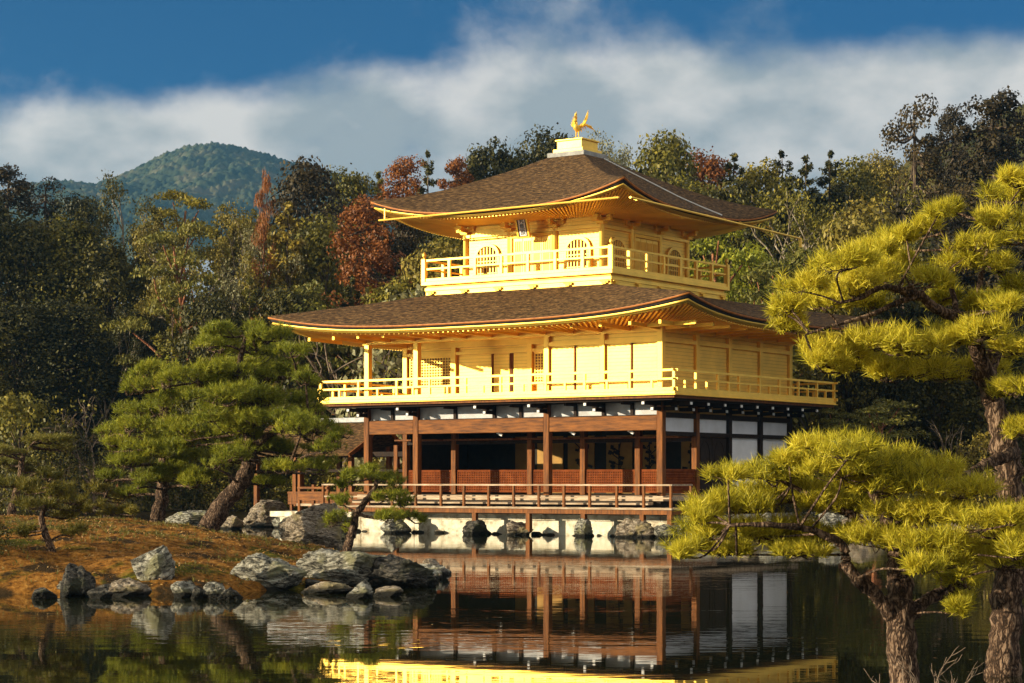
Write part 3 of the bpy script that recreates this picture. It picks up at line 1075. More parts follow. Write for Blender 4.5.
def railing(rect, z0, zmid, ztop, posts_u, posts_v, name, mat, w, corner_w, finial, top_w, parent, shorts=True, ext=0.0):
    """rails on all four sides; posts are children. rect is the line of the rails"""
    u0, u1, v0, v1 = rect
    mb = MB()
    if finial:
        # two rails, ending in the corner posts
        segs = ((u0, v0, u1, v0), (u1, v0, u1, v1), (u1, v1, u0, v1), (u0, v1, u0, v0))
    else:
        segs = ((u0 - ext, v0, u1 + ext, v0), (u1, v0 - ext, u1, v1 + ext), (u1 + ext, v1, u0 - ext, v1), (u0, v1 + ext, u0, v0 - ext))
    for i, (a, b_, c, d) in enumerate(segs):
        dz = 0.004 * (i % 2)
        mb.bar((a, b_, ztop - top_w / 2 + dz), (c, d, ztop - top_w / 2 + dz), top_w, top_w)
        mb.bar((a, b_, zmid + dz), (c, d, zmid + dz), top_w * .85, top_w * .85)
        mb.bar((a, b_, z0 + .05 + dz), (c, d, z0 + .05 + dz), top_w * 1.3, .10)
    rl = mb.build(name, mat, parent)
    pz0 = z0 + .1

    def one(u_, v_, zt, ww):
        m2 = MB()
        m2.post(u_, v_, ww, pz0, zt)
        m2.build('rail_post', mat, rl)
    for (lst, fix) in ((posts_u, 'u'), (posts_v, 'v')):
        for f in lst:
            for far in (0, 1):
                if fix == 'u':
                    one(f, v0 if not far else v1, ztop - top_w, w)
                else:
                    one(u0 if not far else u1, f, ztop - top_w, w)
        if shorts:
            for a, b_ in zip(lst[:-1], lst[1:]):
                m_ = (a + b_) / 2
                for far in (0, 1):
                    if fix == 'u':
                        one(m_, v0 if not far else v1, zmid - top_w * .4, w * .9)
                    else:
                        one(u0 if not far else u1, m_, zmid - top_w * .4, w * .9)
    for a in (u0, u1):
        for b_ in (v0, v1):
            m2 = MB()
            m2.post(a, b_, corner_w, z0 + .0, ztop + (.02 if finial else -top_w))
            if finial:
                m2.tube([(a, b_, ztop + .02), (a, b_, ztop + .07), (a, b_, ztop + .12), (a, b_, ztop + .19), (a, b_, ztop + .27)], [.06, .035, .075, .06, .004], 10)
            m2.build('corner_post', mat, rl)
    return rl


r3 = (BASE3[0] - .04, BASE3[1] + .04, BASE3[2] - .04, BASE3[3] + .04)
railing(r3, 8.38, 8.80, 9.12, np.linspace(r3[0], r3[1], 8)[1:-1], np.linspace(r3[2], r3[3], 8)[1:-1], 'third_storey_railing', M['gold'], .10, .15, True, .065, PAV, shorts=False)

ZF3, ZT3 = 8.383, 10.36
mb = MB()
mb.box(U3 + .03, U3 + W3 - .03, V3 + .03, V3 + W3 - .03, ZF3, ZT3)
mb.build('third_storey_wall', M['gold_wall'], PAV)
for i in range(4):
    for j in range(4):
        if i in (0, 3) or j in (0, 3):
            u_, v_ = U3 + W3 / 3 * i, V3 + W3 / 3 * j
            mb = MB()
            mb.tube([(u_, v_, ZF3), (u_, v_, 10.02)], .085, 12)
            post = mb.build('round_post', M['gold'], PAV, smooth=False)
            # stacked bracket blocks on the post
            mb = MB()
            mb.box(u_ - .14, u_ + .14, v_ - .14, v_ + .14, 9.98, 10.07)
            for (du, dv) in ((1, 0), (0, 1)):
                mb.box(u_ - .36 * du - .05 * dv, u_ + .36 * du + .05 * dv, v_ - .36 * dv - .05 * du, v_ + .36 * dv + .05 * du, 10.075 + .002 * du, 10.17 + .002 * du)
                for s in (-1, 1):
                    mb.box(u_ + s * .3 * du - .08, u_ + s * .3 * du + .08, v_ + s * .3 * dv - .08, v_ + s * .3 * dv + .08, 10.175 + .003 * du, 10.25)
                mb.box(u_ - .5 * du - .05 * dv, u_ + .5 * du + .05 * dv, v_ - .5 * dv - .05 * du, v_ + .5 * dv + .05 * du, 10.255 + .003 * du, 10.335)
            mb.build('bracket', M['gold_deep'], post)
mb = MB()
for z0_, z1_ in ((9.86, 9.96), (8.39, 8.47)):
    mb.box(U3 - .06, U3 + W3 + .06, V3 - .06, V3 + .027, z0_, z1_)
    mb.box(U3 - .062, U3 + .027, V3 + .03, V3 + W3 + .06, z0_ + .002, z1_ - .002)
mb.build('wall_rail', M['gold'], PAV)


def arch(w, h, n=14):
    """half-open bell window outline: (p, z) from bottom left round to bottom right"""
    pts = [(-w / 2 * 1.06, 0), (-w / 2, h * .35)]
    for i in range(n + 1):
        a = math.pi - math.pi * i / n
        s = math.sin(a)
        pts.append((w / 2 * math.cos(a), h * .55 + h * .45 * (s ** 0.8)))
    pts += [(w / 2, h * .35), (w / 2 * 1.06, 0)]
    return pts


def bell_window(c, side):
    w, h, zb = .86, 1.02, 8.52
    pts = arch(w, h)
    out = arch(w + .16, h + .1)
    mb = MB()
    plane = V3 if side == 'front' else U3

    def P(p, z, off):
        return (c + p, plane - off, z) if side == 'front' else (plane - off, c + p, z)
    for (a, a2), (b_, b2) in zip(zip(pts, out), zip(pts[1:], out[1:])):
        q = [P(a[0], zb + a[1], .06), P(b_[0], zb + b_[1], .06), P(b2[0], zb + b2[1], .06), P(a2[0], zb + a2[1], .06),
             P(a[0], zb + a[1], -.03), P(b_[0], zb + b_[1], -.03), P(b2[0], zb + b2[1], -.03), P(a2[0], zb + a2[1], -.03)]
        mb.raw([(-x[0], x[1], x[2]) for x in q], [(0, 1, 2, 3), (0, 4, 5, 1), (2, 6, 7, 3)])
    win = mb.build('bell_window', M['gold'], PAV)
    mb = MB()
    q = [P(p, zb + z, .012) for p, z in pts]
    q2 = [P(p, zb + z, -.02) for p, z in pts]
    n = len(q)
    mb.raw([(-x[0], x[1], x[2]) for x in q + q2], [tuple(range(n)), tuple(range(n, 2 * n))])
    mb.build('window_recess', M['wood'], win)
    mb = MB()
    for f in np.linspace(-.38, .38, 7):
        zt = np.interp(f, [p for p, z in pts[2:-2]], [z for p, z in pts[2:-2]])
        mb.bar(P(f, zb + .0, .03), P(f, zb + zt - .02, .03), .035, .035)
    for z in (.12, .32, .52, .72):
        mb.bar(P(-w / 2 + .01, zb + z, .032), P(w / 2 - .01, zb + z, .032), .03, .03)
    mb.build('window_lattice', M['gold'], win)


for side, base in (('front', U3), ('east', V3)):
    for f in (1 / 6, 5 / 6):
        bell_window(base + W3 * f, side)
    # the centre bay: panelled doors with slatted tops
    for kx in range(4):
        a = base + W3 / 3 + .16 + kx * (W3 / 3 - .32) / 4
        b_ = a + (W3 / 3 - .32) / 4 - .02
        mb = MB()
        mb2 = MB()
        pl = V3 if side == 'front' else U3

        def bx(m_, p0, p1, o0, o1, z0_, z1_):
            if side == 'front':
                m_.box(p0, p1, pl - o1, pl - o0, z0_, z1_)
            else:
                m_.box(pl - o1, pl - o0, p0, p1, z0_, z1_)
        bx(mb, a, b_, -.02, .03, 8.48, 9.72)
        d = mb.build('panel_door', M['gold'], PAV)
        bx(mb2, a + .05, b_ - .05, .0302, .034, 9.28, 9.62)
        bx(mb2, a + .05, b_ - .05, .0302, .034, 8.56, 9.2)
        mb2.build('door_recess', M['gold_deep'], d)
        mb3 = MB()
        for q in np.linspace(a + .06, b_ - .06, 4):
            bx(mb3, q - .008, q + .008, .0342, .05, 9.29, 9.61)
        mb3.build('door_slats', M['gold'], d)
    mb = MB()
    for q in (base + W3 / 3 + .1, base + 2 * W3 / 3 - .1):
        bx(mb, q - .045, q + .045, -.02, .08, 8.475, 9.85)
    bx(mb, base + W3 / 3 + .146, base + 2 * W3 / 3 - .146, -.02, .07, 9.74, 9.845)
    mb.build('door_frame', M['gold_deep'], PAV)

# name plaque with its three characters
mb = MB()
pc = (U3 + W3 * .5, V3 - .55, 10.02)
mb.box(-.22, .22, -.03, .03, -.36, .36)
pl = mb.build('name_plaque', M['wood_dark'], PAV)
pl.location = (-pc[0], pc[1], pc[2])
pl.rotation_euler = (R(-16), 0, 0)
pl.rotation_euler = (R(16), 0, 0)
mb = MB()
for a in ((-.24, -.18, -.045, .034, -.38, .38), (.18, .24, -.045, .034, -.38, .38), (-.178, .178, -.045, .034, .32, .38), (-.178, .178, -.045, .034, -.38, -.32)):
    mb.box(*a)
mb.build('plaque_frame', M['gold_deep'], pl)
mb = MB()
mb.box(-.13, .13, -.036, -.0305, -.30, .30)
mb.build('plaque_panel', M['white_paint'], pl)
for i, ch in enumerate('究竟頂'):
    fc = bpy.data.curves.new('lettering', 'FONT')
    fc.body = ch
    fc.size = .2
    fc.align_x = 'CENTER'
    fc.align_y = 'CENTER'
    fc.extrude = .004
    fc.materials.append(M['ink'])
    fo = link('lettering', fc, pl)
    me_ = bpy.data.meshes.new_from_object(fo.evaluated_get(bpy.context.evaluated_depsgraph_get()))
    bpy.data.objects.remove(fo)
    fo = link('lettering', me_, pl)
    fo.location = (0, -.042, .19 - .19 * i)
    fo.rotation_euler = (R(90), 0, 0)

# ---- second storey
Z2F, Z2T = 4.47, 6.62
BO = 1.20
mb = MB()
mb.box(-BO, U + BO, -BO, V + BO, 4.36, 4.46)
mb.box(-BO - .05, U + BO + .05, -BO - .05, V + BO + .05, 4.33, 4.357)
mb.build('balcony_floor', M['gold'], PAV, bevel=.01)
mb = MB()
mb.box(-BO + .06, U + BO - .06, -BO + .06, V + BO - .06, 4.25, 4.327)
mb.build('balcony_edge_beam', M['wood'], PAV)
mb = MB()
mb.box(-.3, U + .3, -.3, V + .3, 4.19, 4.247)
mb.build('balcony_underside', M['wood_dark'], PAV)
tu = [-BO + .08 + d for d in (1.55, 3.2, 4.66, 6.4, 7.79, 9.26, 10.63, 12.26)]
tv = list(np.linspace(-BO, V + BO, 9)[1:-1])
railing((-BO + .06, U + BO - .06, -BO + .06, V + BO - .06), 4.46, 4.82, 5.12, [-BO + .06] + tu + [U + BO - .06], [-BO + .06] + tv + [V + BO - .06], 'second_storey_railing', M['gold'], .075, .085, False, .065, PAV, ext=.14)

# wall blocks: front room of two bays, the rest set back one bay behind an open veranda
mb = MB()
mb.box(.03, 2 * K, .03, K + .05, Z2F, Z2T)
mb.box(.032, U - .03, K + .052, V - .03, Z2F, Z2T)
mb.build('second_storey_wall', M['gold_wall'], PAV)
for (u_, v_) in [(0, 0), (K, 0), (2 * K, 0), (4.5 * K, 0), (U, 0), (U, K), (4.5 * K, K), (3 * K, K), (2 * K + .12, K), (0, K), (0, 2 * K), (0, 3 * K), (0, V), (U, 2 * K), (U, 3 * K), (U, V)]:
    mb = MB()
    mb.post(u_, v_, .20, Z2F, Z2T - .005)
    mb.build('gold_post', M['gold'], PAV, bevel=.015)
mb = MB()
mb.box(-.13, U + .13, -.14, .14, 6.36, 6.60)
mb.box(-.14, .14, .143, V + .14, 6.362, 6.598)
mb.box(U - .14, U + .14, .143, V + .14, 6.362, 6.598)
mb.box(2 * K + .03, U - .15, K - .12, K + .13, 6.30, 6.58)
mb.build('eave_beam', M['gold'], PAV)
mb = MB()
mb.box(.0, 2 * K + .1, -.09, .028, 6.04, 6.17)
mb.box(-.09, .028, .03, V + .05, 6.042, 6.172)
mb.box(.1, 2 * K - .1, -.06, .028, 4.475, 4.56)
mb.box(-.06, .028, .1, V - .1, 4.476, 4.562)
mb.box(2 * K + .15, U - .1, K - .08, K + .05, 6.05, 6.16)
mb.build('lintel', M['gold'], PAV)
# panel seams on the flush walls
for c in np.arange(K / 2, 2 * K, K / 2):
    if abs(c / K - round(c / K)) > .1:
        mb = MB()
        mb.box(c - .028, c + .028, -.05, .029, 4.565, 6.035)
        mb.build('panel_batten', M['wood'], PAV)
for c in range(2):
    mb = MB()
    mb.box(c * K + .12, (c + 1) * K - .12, -.015, .029, 4.6, 6.0)
    mb.build('wall_panel', M['gold_wall'], PAV)
for c in range(4):
    mb = MB()
    mb.box(-.012, .029, c * K + .13, (c + 1) * K - .13, 4.6, 6.0)
    mb.build('wall_panel', M['gold_wall'], PAV)


def lattice(u0, u1, v, z0, z1, nu, nz, mat, back, name='lattice_panel', parent=None, side='front', bar=.028):
    mb = MB()

    def bx(m_, p0, p1, o0, o1, a, b_):
        if side == 'front':
            m_.box(p0, p1, v - o1, v - o0, a, b_)
        else:
            m_.box(v - o1, v - o0, p0, p1, a, b_)
    bx(mb, u0, u1, .0, .02, z0, z1)
    o = mb.build(name, back, parent or PAV)
    mb = MB()
    for q in np.linspace(u0 + .03, u1 - .03, nu):
        bx(mb, q - bar / 2, q + bar / 2, .0202, .047, z0 + .03, z1 - .03)
    for q in np.linspace(z0 + .03, z1 - .03, nz):
        bx(mb, u0 + .03, u1 - .03, .0202, .05, q - bar / 2, q + bar / 2)
    for a in ((u0 - .01, u1 + .01, z0 - .02, z0 + .03), (u0 - .01, u1 + .01, z1 - .03, z1 + .03), (u0 - .01, u0 + .04, z0 + .031, z1 - .031), (u1 - .04, u1 + .01, z0 + .031, z1 - .031)):
        bx(mb, a[0], a[1], .0, .06, a[2], a[3])
    mb.build('lattice_bars', mat, o)
    return o


KF = K + .045     # face of the set back wall
lattice(4.5 * K + .15, U - .15, KF, 5.0, 6.02, 16, 11, M['gold'], M['wood'])
lattice(2 * K + .28, 3 * K - .14, KF, 5.0, 6.02, 16, 11, M['gold'], M['wood'])
for a, b_ in ((4.5 * K - 1.56, 4.5 * K - .14), (4.5 * K - 2.28, 4.5 * K - 1.62), (3 * K + .14, 3 * K + .72)):
    mb = MB()
    mb.box(a, b_, KF - .03, KF + .004, 4.56, 6.02)
    mb.build('sliding_panel', M['gold_wall'], PAV)
mb = MB()
for c in (4.5 * K - 1.59, 4.5 * K - 2.36, 3 * K + .78):
    mb.box(c - .035, c + .035, KF - .06, KF + .003, 4.5, 6.04)
mb.build('door_stile', M['wood'], PAV)
# eave brackets: arms reaching out from wall to fascia
for c in np.arange(-K / 2, 5.5 * K + K, K / 2):
    mb = MB()
    mb.bar((c, -.16, 6.47), (c, -1.85, 6.50), .09, .11)
    mb.build('eave_arm', M['gold_deep'], PAV)
for c in np.arange(-K / 2, 4 * K + K, K / 2):
    mb = MB()
    mb.bar((-.16, c, 6.47), (-1.85, c, 6.50), .09, .11)
    mb.build('eave_arm', M['gold_deep'], PAV)

# ---- first storey
Z1 = 1.26
BEAM0, BEAM1 = 3.30, 3.76
mb = MB()
mb.box(-.25, U + .25, -.30, V + .25, 1.10, Z1)
mb.build('veranda_floor', M['wood_grey'], PAV, bevel=.015)
mb = MB()
mb.box(.1, U + .2, -.62, -.303, .98, 1.08)
mb.build('veranda_step', M['wood_grey'], PAV, bevel=.012)
mb = MB()
mb.box(-.1, U + .2, -.20, V, .66, 1.097)
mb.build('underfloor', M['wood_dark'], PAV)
for (u_, v_) in [(0, 0), (2 * K, 0), (4.5 * K, 0), (U, 0), (0, K), (K, K), (2 * K, K), (3 * K, K), (4.5 * K, K), (U, K), (0, 2 * K), (0, 3 * K), (0, V), (U, 2 * K), (U, 3 * K), (U, V)]:
    mb = MB()
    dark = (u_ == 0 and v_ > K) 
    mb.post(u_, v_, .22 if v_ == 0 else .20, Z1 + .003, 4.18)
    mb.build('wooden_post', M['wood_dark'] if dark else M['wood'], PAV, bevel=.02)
for a, b_ in ((0, 2 * K), (2 * K, 4.5 * K), (4.5 * K, U)):
    mb = MB()
    mb.box(a + .112, b_ - .112, -.09, .09, BEAM0, BEAM1)
    mb.build('tie_beam', M['wood_beam'], PAV, bevel=.02)
mb = MB()
mb.box(.112, U - .1, K - .07, K + .07, 2.98, 3.16)
mb.box(.112, U - .1, K - .06, K + .06, 3.72, 3.86)
mb.build('inner_beam', M['wood_dark'], PAV)
# raised shutters hung level under the inner beam
for a, b_ in ((0, K), (K, 2 * K), (2 * K, 3 * K), (3 * K, 4.5 * K), (4.5 * K, U)):
    mb = MB()
    mb.box(a + .14, b_ - .14, K - .85, K - .08, 3.10, 3.15)
    mb.build('raised_shutter', M['wood'], PAV)
    mb = MB()
    mb.box(a + .9, a + .94, K - .8, K - .76, 3.151, 3.71)
    mb.build('shutter_hook', M['wood_dark'], PAV)
# gold and white bands below the first ceiling
mb = MB()
mb.box(.1, U - .1, .1, K - .08, 3.80, 3.86)
mb.build('veranda_ceiling', M['ochre'], PAV)
for c in (1.15, 3.35, 6.2):
    mb = MB()
    mb.bar((c - .02, .2, 3.22), (c + .18, .2, 3.32), .05, .08)
    mb.build('beam_tip', M['white_paint'], PAV)
# front plaster frieze between the tie beam and the balcony
frames = [0, K / 2, K, 1.5 * K, 2 * K, 2.5 * K, 3 * K, 3.75 * K, 4.5 * K, 5 * K, U]
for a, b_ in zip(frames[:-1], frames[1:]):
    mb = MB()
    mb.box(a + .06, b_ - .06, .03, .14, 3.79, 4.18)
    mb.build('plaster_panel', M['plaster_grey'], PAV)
    mb = MB()
    mb.box(b_ - .055, b_ + .055, -.03, .15, 3.79, 4.18)
    mb.build('frieze_strut', M['wood_dark'], PAV)
mb = MB()
mb.box(.1, U - .1, -.06, .16, 3.762, 3.787)
mb.build('frieze_sill', M['wood_dark'], PAV)


def bracket(u_, v_, du, dv):
    """dark stepped bracket arm with white painted tips, reaching out under the balcony"""
    def bx(m_, o0, o1, w_, z0_, z1_):
        if dv:
            m_.box(u_ - w_, u_ + w_, v_ - o0, v_ - o1, z0_, z1_)
        else:
            m_.box(u_ - o0, u_ - o1, v_ - w_, v_ + w_, z0_, z1_)
    mb = MB()
    bx(mb, -.05, .42, .055, 3.90, 4.02)
    bx(mb, -.05, .95, .055, 4.06, 4.18)
    bx(mb, .30, .42, .10, 4.022, 4.058)
    br = mb.build('bracket', M['wood_dark'], PAV)
    for a_ in ((.421, .46, .045, 3.91, 3.99), (.951, .99, .045, 4.07, 4.15)):
        mb = MB()
        bx(mb, *a_)
        mb.build('white_tip', M['white_paint'], br)


for c in (0.0, K, 2 * K, 3 * K, 4.5 * K, U):
    bracket(c + .001, -.10, 0, 1)
for c in (K / 2, 1.5 * K, 2.5 * K, 3.75 * K, 5 * K):
    mb = MB()
    mb.box(c - .04, c + .04, -.6, .02, 4.10, 4.185)
    mb.build('balcony_joist', M['wood_dark'], PAV)
for c in np.arange(0, 4.01, .5) * K:
    bracket(-.10, c + .001, 1, 0)
# carrying beams under the balcony edge
mb = MB()
mb.box(-.98, U + .98, -.98, -.88, 4.19, 4.245)
mb.box(-.98, -.88, -.87, V + .98, 4.192, 4.247)
mb.build('balcony_beam', M['wood_dark'], PAV)

# inner lattices, half height
for a, b_ in ((0, K), (K, 2 * K), (2 * K, 3 * K), (3 * K, 4.5 * K), (4.5 * K, U)):
    n_ = int((b_ - a) / .078)
    lattice(a + .13, b_ - .13, K + .02, 1.36, 2.07, n_, 9, M['wood_red'], M['lattice_back'], bar=.036)
lattice(.13, K - .13, .02, 1.36, 2.07, 25, 9, M['wood_red'], M['lattice_back'], side='east', bar=.036)
# room behind: back wall of ochre screens with dark bays and painted plants
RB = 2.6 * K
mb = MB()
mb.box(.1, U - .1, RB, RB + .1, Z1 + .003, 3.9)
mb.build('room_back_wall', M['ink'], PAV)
for a, b_ in ((.5, 1.6), (1.75, 2.5), (3.2, 4.3), (4.45, 5.5), (6.0, 7.1), (7.3, 8.4), (8.55, 9.35)):
    mb = MB()
    mb.box(a, b_, RB - .04, RB - .003, 1.3, 3.3)
    pn = mb.build('painted_screen', M['ochre'], PAV)
    if int(a * 10) % 3 != 1:
        mb = MB()
        c = (a + b_) / 2
        rg = random.Random(int(a * 100))
        for q in range(9):
            x0_, z0_ = c + rg.uniform(-.1, .1), 1.9 + q * .12
            x1_, z1_ = c + rg.uniform(-.38, .38), z0_ + rg.uniform(.05, .3)
            mb.bar((x0_, RB - .05, z0_), (x1_, RB - .05, z1_), .02, .03)
            for w_ in range(3):
                xx, zz = x1_ + rg.uniform(-.08, .08), z1_ + rg.uniform(-.06, .06)
                mb.bar((xx - .06, RB - .052 - .003 * w_, zz), (xx + .06, RB - .052 - .003 * w_, zz + .03), .012, .085)
        mb.bar((c, RB - .05, 1.35), (c, RB - .05, 3.0), .03, .045)
        mb.build('painted_plant', M['ink'], pn)
mb = MB()
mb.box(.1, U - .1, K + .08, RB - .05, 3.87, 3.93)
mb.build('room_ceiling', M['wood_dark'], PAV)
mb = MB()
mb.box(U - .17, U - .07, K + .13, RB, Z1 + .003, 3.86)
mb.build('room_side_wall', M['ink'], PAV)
# east side: white plaster panels, door leaves, dark frame
for c in range(4):
    mb = MB()
    mb.box(.02, .06, c * K + .1, (c + 1) * K - .1, 3.27, 3.70)
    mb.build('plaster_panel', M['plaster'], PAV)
    mb = MB()
    mb.box(.03, .07, c * K + .1, (c + 1) * K - .1, 3.87, 4.13)
    mb.build('frieze_panel', M['ochre'], PAV)
for c in (2, 3):
    mb = MB()
    mb.box(.02, .06, c * K + .1, (c + 1) * K - .1, 1.46, 3.14)
    mb.build('plaster_panel', M['plaster'], PAV)
mb = MB()
mb.box(-.08, .10, .12, V + .1, 3.14, 3.27)
mb.box(-.082, .102, .12, V + .1, 3.705, 3.86)
mb.box(-.08, .10, K + .11, V + .1, 1.30, 1.45)
mb.build('dark_frame', M['wood_dark'], PAV)
for s in (0, 1):
    mb = MB()
    a = K + .13 + s * .94
    mb.box(.0, .05, a, a + .91, 1.46, 3.13)
    dr = mb.build('wooden_door', M['wood_dark'], PAV, bevel=.01)
    mb = MB()
    pts = arch(.62, 1.35)
    q = [(-.006, a + .455 + p, 1.65 + z) for p, z in pts]
    mb.tube(q, .018, 6)
    mb.build('arch_moulding', M['wood_dark'], dr)

# ---- deck in front, its railing and the supports standing on boulders
DS, DE, DW = -1.20, -1.08, U + 1.08
mb = MB()
for i in range(5):
    a = DS + i * .178
    mb.box(DE, DW, a, a + .172, .845 + .004 * (i % 2), .90 + .004 * (i % 2))
for i in range(5):
    a = DE + i * .178
    mb.box(a, a + .172, -.303, 1.6, .845 + .004 * (i % 2), .90)
mb.build('lower_deck', M['wood_grey'], PAV)
mb = MB()
mb.box(DE + .03, DW - .03, DS + .05, DS + .15, .70, .842)
mb.box(DE + .03, DE + .13, DS + .16, 1.6, .70, .84)
mb.build('deck_beam', M['wood'], PAV)
mb = MB()
mb.bar((DE, DS + .05, 1.60), (DW, DS + .05, 1.60), .06, .05)
mb.bar((DE, DS + .05, 1.20), (DW, DS + .05, 1.20), .03, .05)
mb.bar((DE + .05, DS + .02, 1.602), (DE + .05, .1, 1.602), .06, .05)
mb.bar((DE + .05, DS + .02, 1.202), (DE + .05, .1, 1.202), .03, .05)
mb.bar((DW - .05, DS + .02, 1.602), (DW - .05, .1, 1.602), .06, .05)
dr = mb.build('deck_railing', M['wood_grey'], PAV)
for c in [DE + .05, -.07, .9, 1.89, 2.85, 3.8, 4.77, 5.75, 6.74, 7.67, 8.71, 9.7, 10.7, 11.7, DW - .05]:
    mb = MB()
    mb.post(c, DS + .05, .075, .905, 1.574)
    mb.build('rail_post', M['wood'], dr)
mb = MB()
mb.post(DE + .05, .05, .075, .905, 1.574)
mb.build('rail_post', M['wood'], dr)
SUP = [-.98, 0.0, 2.14, 4.22, 6.33, 9.58]
for c in SUP:
    mb = MB()
    mb.post(c, DS + .10, .15, .12, .698)
    mb.build('deck_support', M['wood'], PAV)

# ------------------------------------------------------------------ stone bank under the pavilion
mb = MB()
rg = random.Random(4)
c = -1.4
while c < U + 3.0:
    wd = rg.uniform(.75, 1.35)
    mb.box(c + .008, c + wd - .008, -.26 + rg.uniform(-.015, .015), .6, -.5, .47 + rg.uniform(-.01, .01))
    c += wd
for c2 in np.arange(0, V + 6, 1.1):
    mb.box(-1.40, -.6, c2 - .25, c2 + .83, -.5, .47 + rg.uniform(-.01, .01))
so = mb.build('stone_embankment', M['stone_cut'])
so.location = (*CORNER, 0)
so.rotation_euler = (0, 0, -YAW)
tag(so, 'pale cut stone bank at the waterline under the wooden deck', 'stone wall')
mb = MB()
c = -1.5
while c < U + 3.0:
    wd = rg.uniform(1.1, 1.9)
    mb.box(c + .006, c + wd - .006, -.34, .62, .474, .66)
    c += wd
mb.box(-1.5, -.5, .62, V + 6, .474, .655)
cp = mb.build('coping', M['stone_cut'], so)
cp['label'] = 'brighter flat coping stones'

# ------------------------------------------------------------------ the fishing porch joined to the west side
PORCH = empty('fishing_porch', (*CORNER, 0), -YAW, 'small brown roofed porch with a pale ridge, left of the pavilion behind the pine', 'porch')
mb = MB()
pa, pb = U + 2.75, U + 8.2
yr = 4.2
mb.prism([(yr - 1.9, 2.70), (yr - 1.0, 3.18), (yr, 3.90), (yr + 1.0, 3.18), (yr + 1.9, 2.70), (yr + 1.9, 2.62), (yr, 3.75), (yr - 1.9, 2.62)], 'u', pa, pb)
mb.build('roof', M['bark_roof'], PORCH)
mb = MB()
mb.box(pa - .02, pb + .05, yr - .14, yr + .14, 3.88, 4.06)
mb.build('ridge', M['tile'], PORCH, bevel=.03)
mb = MB()
for s in (-1, 1):
    mb.bar((pa - .04, yr, 3.86), (pa - .04, yr + s * 1.0, 3.13), .07, .14)
    mb.bar((pa - .042, yr + s * 1.0, 3.13), (pa - .042, yr + s * 1.95, 2.64), .07, .14)
mb.build('bargeboard', M['wood_beam'], PORCH)
for u_ in (U + 1.2, U + 3.3, U + 5.7, U + 7.9):
    for v_ in (yr - 1.1, yr + 1.1):
        mb = MB()
        mb.post(u_, v_, .16, .75, 3.0)
        mb.build('post', M['wood'], PORCH)
mb = MB()
for v_ in (yr - 1.1, yr + 1.1):
    mb.box(U + .4, U + 8, v_ - .06, v_ + .06, 2.60, 2.77)
    mb.box(U + .4, U + 6, v_ - .05, v_ + .05, 2.05, 2.14)
mb.build('tie_beam', M['wood_dark'], PORCH)
mb = MB()
mb.box(U + .3, U + 6, yr - 1.5, yr + 1.5, .86, .96)
mb.box(U + .3, U + 6, yr - 1.52, yr - 1.44, 1.25, 1.33)
mb.box(U + .3, U + 6, yr - 1.5, yr - 1.45, .97, 1.24)
for u_ in np.arange(U + .5, U + 6, .9):
    mb.post(u_, yr - 1.4, .1, 0, .857)
mb.build('plank_floor', M['wood'], PORCH)

# plank walk beside the deck
WALK = empty('plank_walk', (*CORNER, 0), -YAW, 'low brown plank walk running left from the wooden deck', 'walkway')
mb = MB()
mb.box(DW + .05, DW + 1.5, -.75, -.2, .86, .94)
mb.build('planks', M['wood_grey'], WALK)
mb = MB()
mb.box(DW + .05, DW + 1.4, -.80, -.755, 1.06, 1.36)
mb.box(DW + .05, DW + 1.4, -.83, -.752, 1.45, 1.52)
mb.build('side_board', M['wood_beam'], WALK)
for c in (DW + .1, DW + .75, DW + 1.38):
    mb = MB()
    mb.post(c, -.72, .10, -.2, 1.6 if c < DW + 1 else 2.3)
    mb.build('post', M['wood'], WALK)


# ------------------------------------------------------------------ rocks
def rock(root, size, seed, mat, label, group=None, rz=0.0, tilt=(0, 0), flat=0.0, sub=5, facets=14, name='rock'):
    """size: full width, depth, height; sits with its base a little under root"""
    import bmesh
    rg = np.random.default_rng(seed)
    bm = bmesh.new()
    bmesh.ops.create_icosphere(bm, subdivisions=sub, radius=1)
    P = np.array([v_.co for v_ in bm.verts])
    nrm = unit(rg.normal(size=(facets, 3)))
    hh = rg.uniform(0.62, 0.95, facets)
    d = P @ nrm.T
    r = np.min(np.where(d > 0.05, hh[None] / np.maximum(d, 0.05), 9), axis=1)
    r = np.minimum(r, 1.1)
    off = Vector(rg.uniform(-50, 50, 3))
    fr = np.array([noise.fractal(Vector(p) * 1.6 + off, 1.0, 2.0, 5) for p in P])
    rd = np.array([noise.ridged_multi_fractal(Vector((p[0] * 2.2, p[1] * 2.2, p[2] * 4.2)) + off, 0.9, 2.1, 5, 1.0, 2.0) for p in P])
    r = r * (1 + 0.13 * fr + 0.075 * (rd - 1.2))
    Q = P * r[:, None]
    if flat:
        Q[:, 2] = np.minimum(Q[:, 2], flat + 0.03 * fr)
    Q = Q * (np.array(size) / 2) * np.array([1.05, 1.05, 1.25])
    for v_, q in zip(bm.verts, Q):
        v_.co = q
    me = bpy.data.meshes.new(name)
    bm.to_mesh(me)
    bm.free()
    me.materials.append(mat)
    o = link(name, me)
    o.location = (root[0], root[1], root[2] + size[2] * 0.42)
    o.rotation_euler = (tilt[0], tilt[1], rz)
    tag(o, label, 'rock', group)
    return o


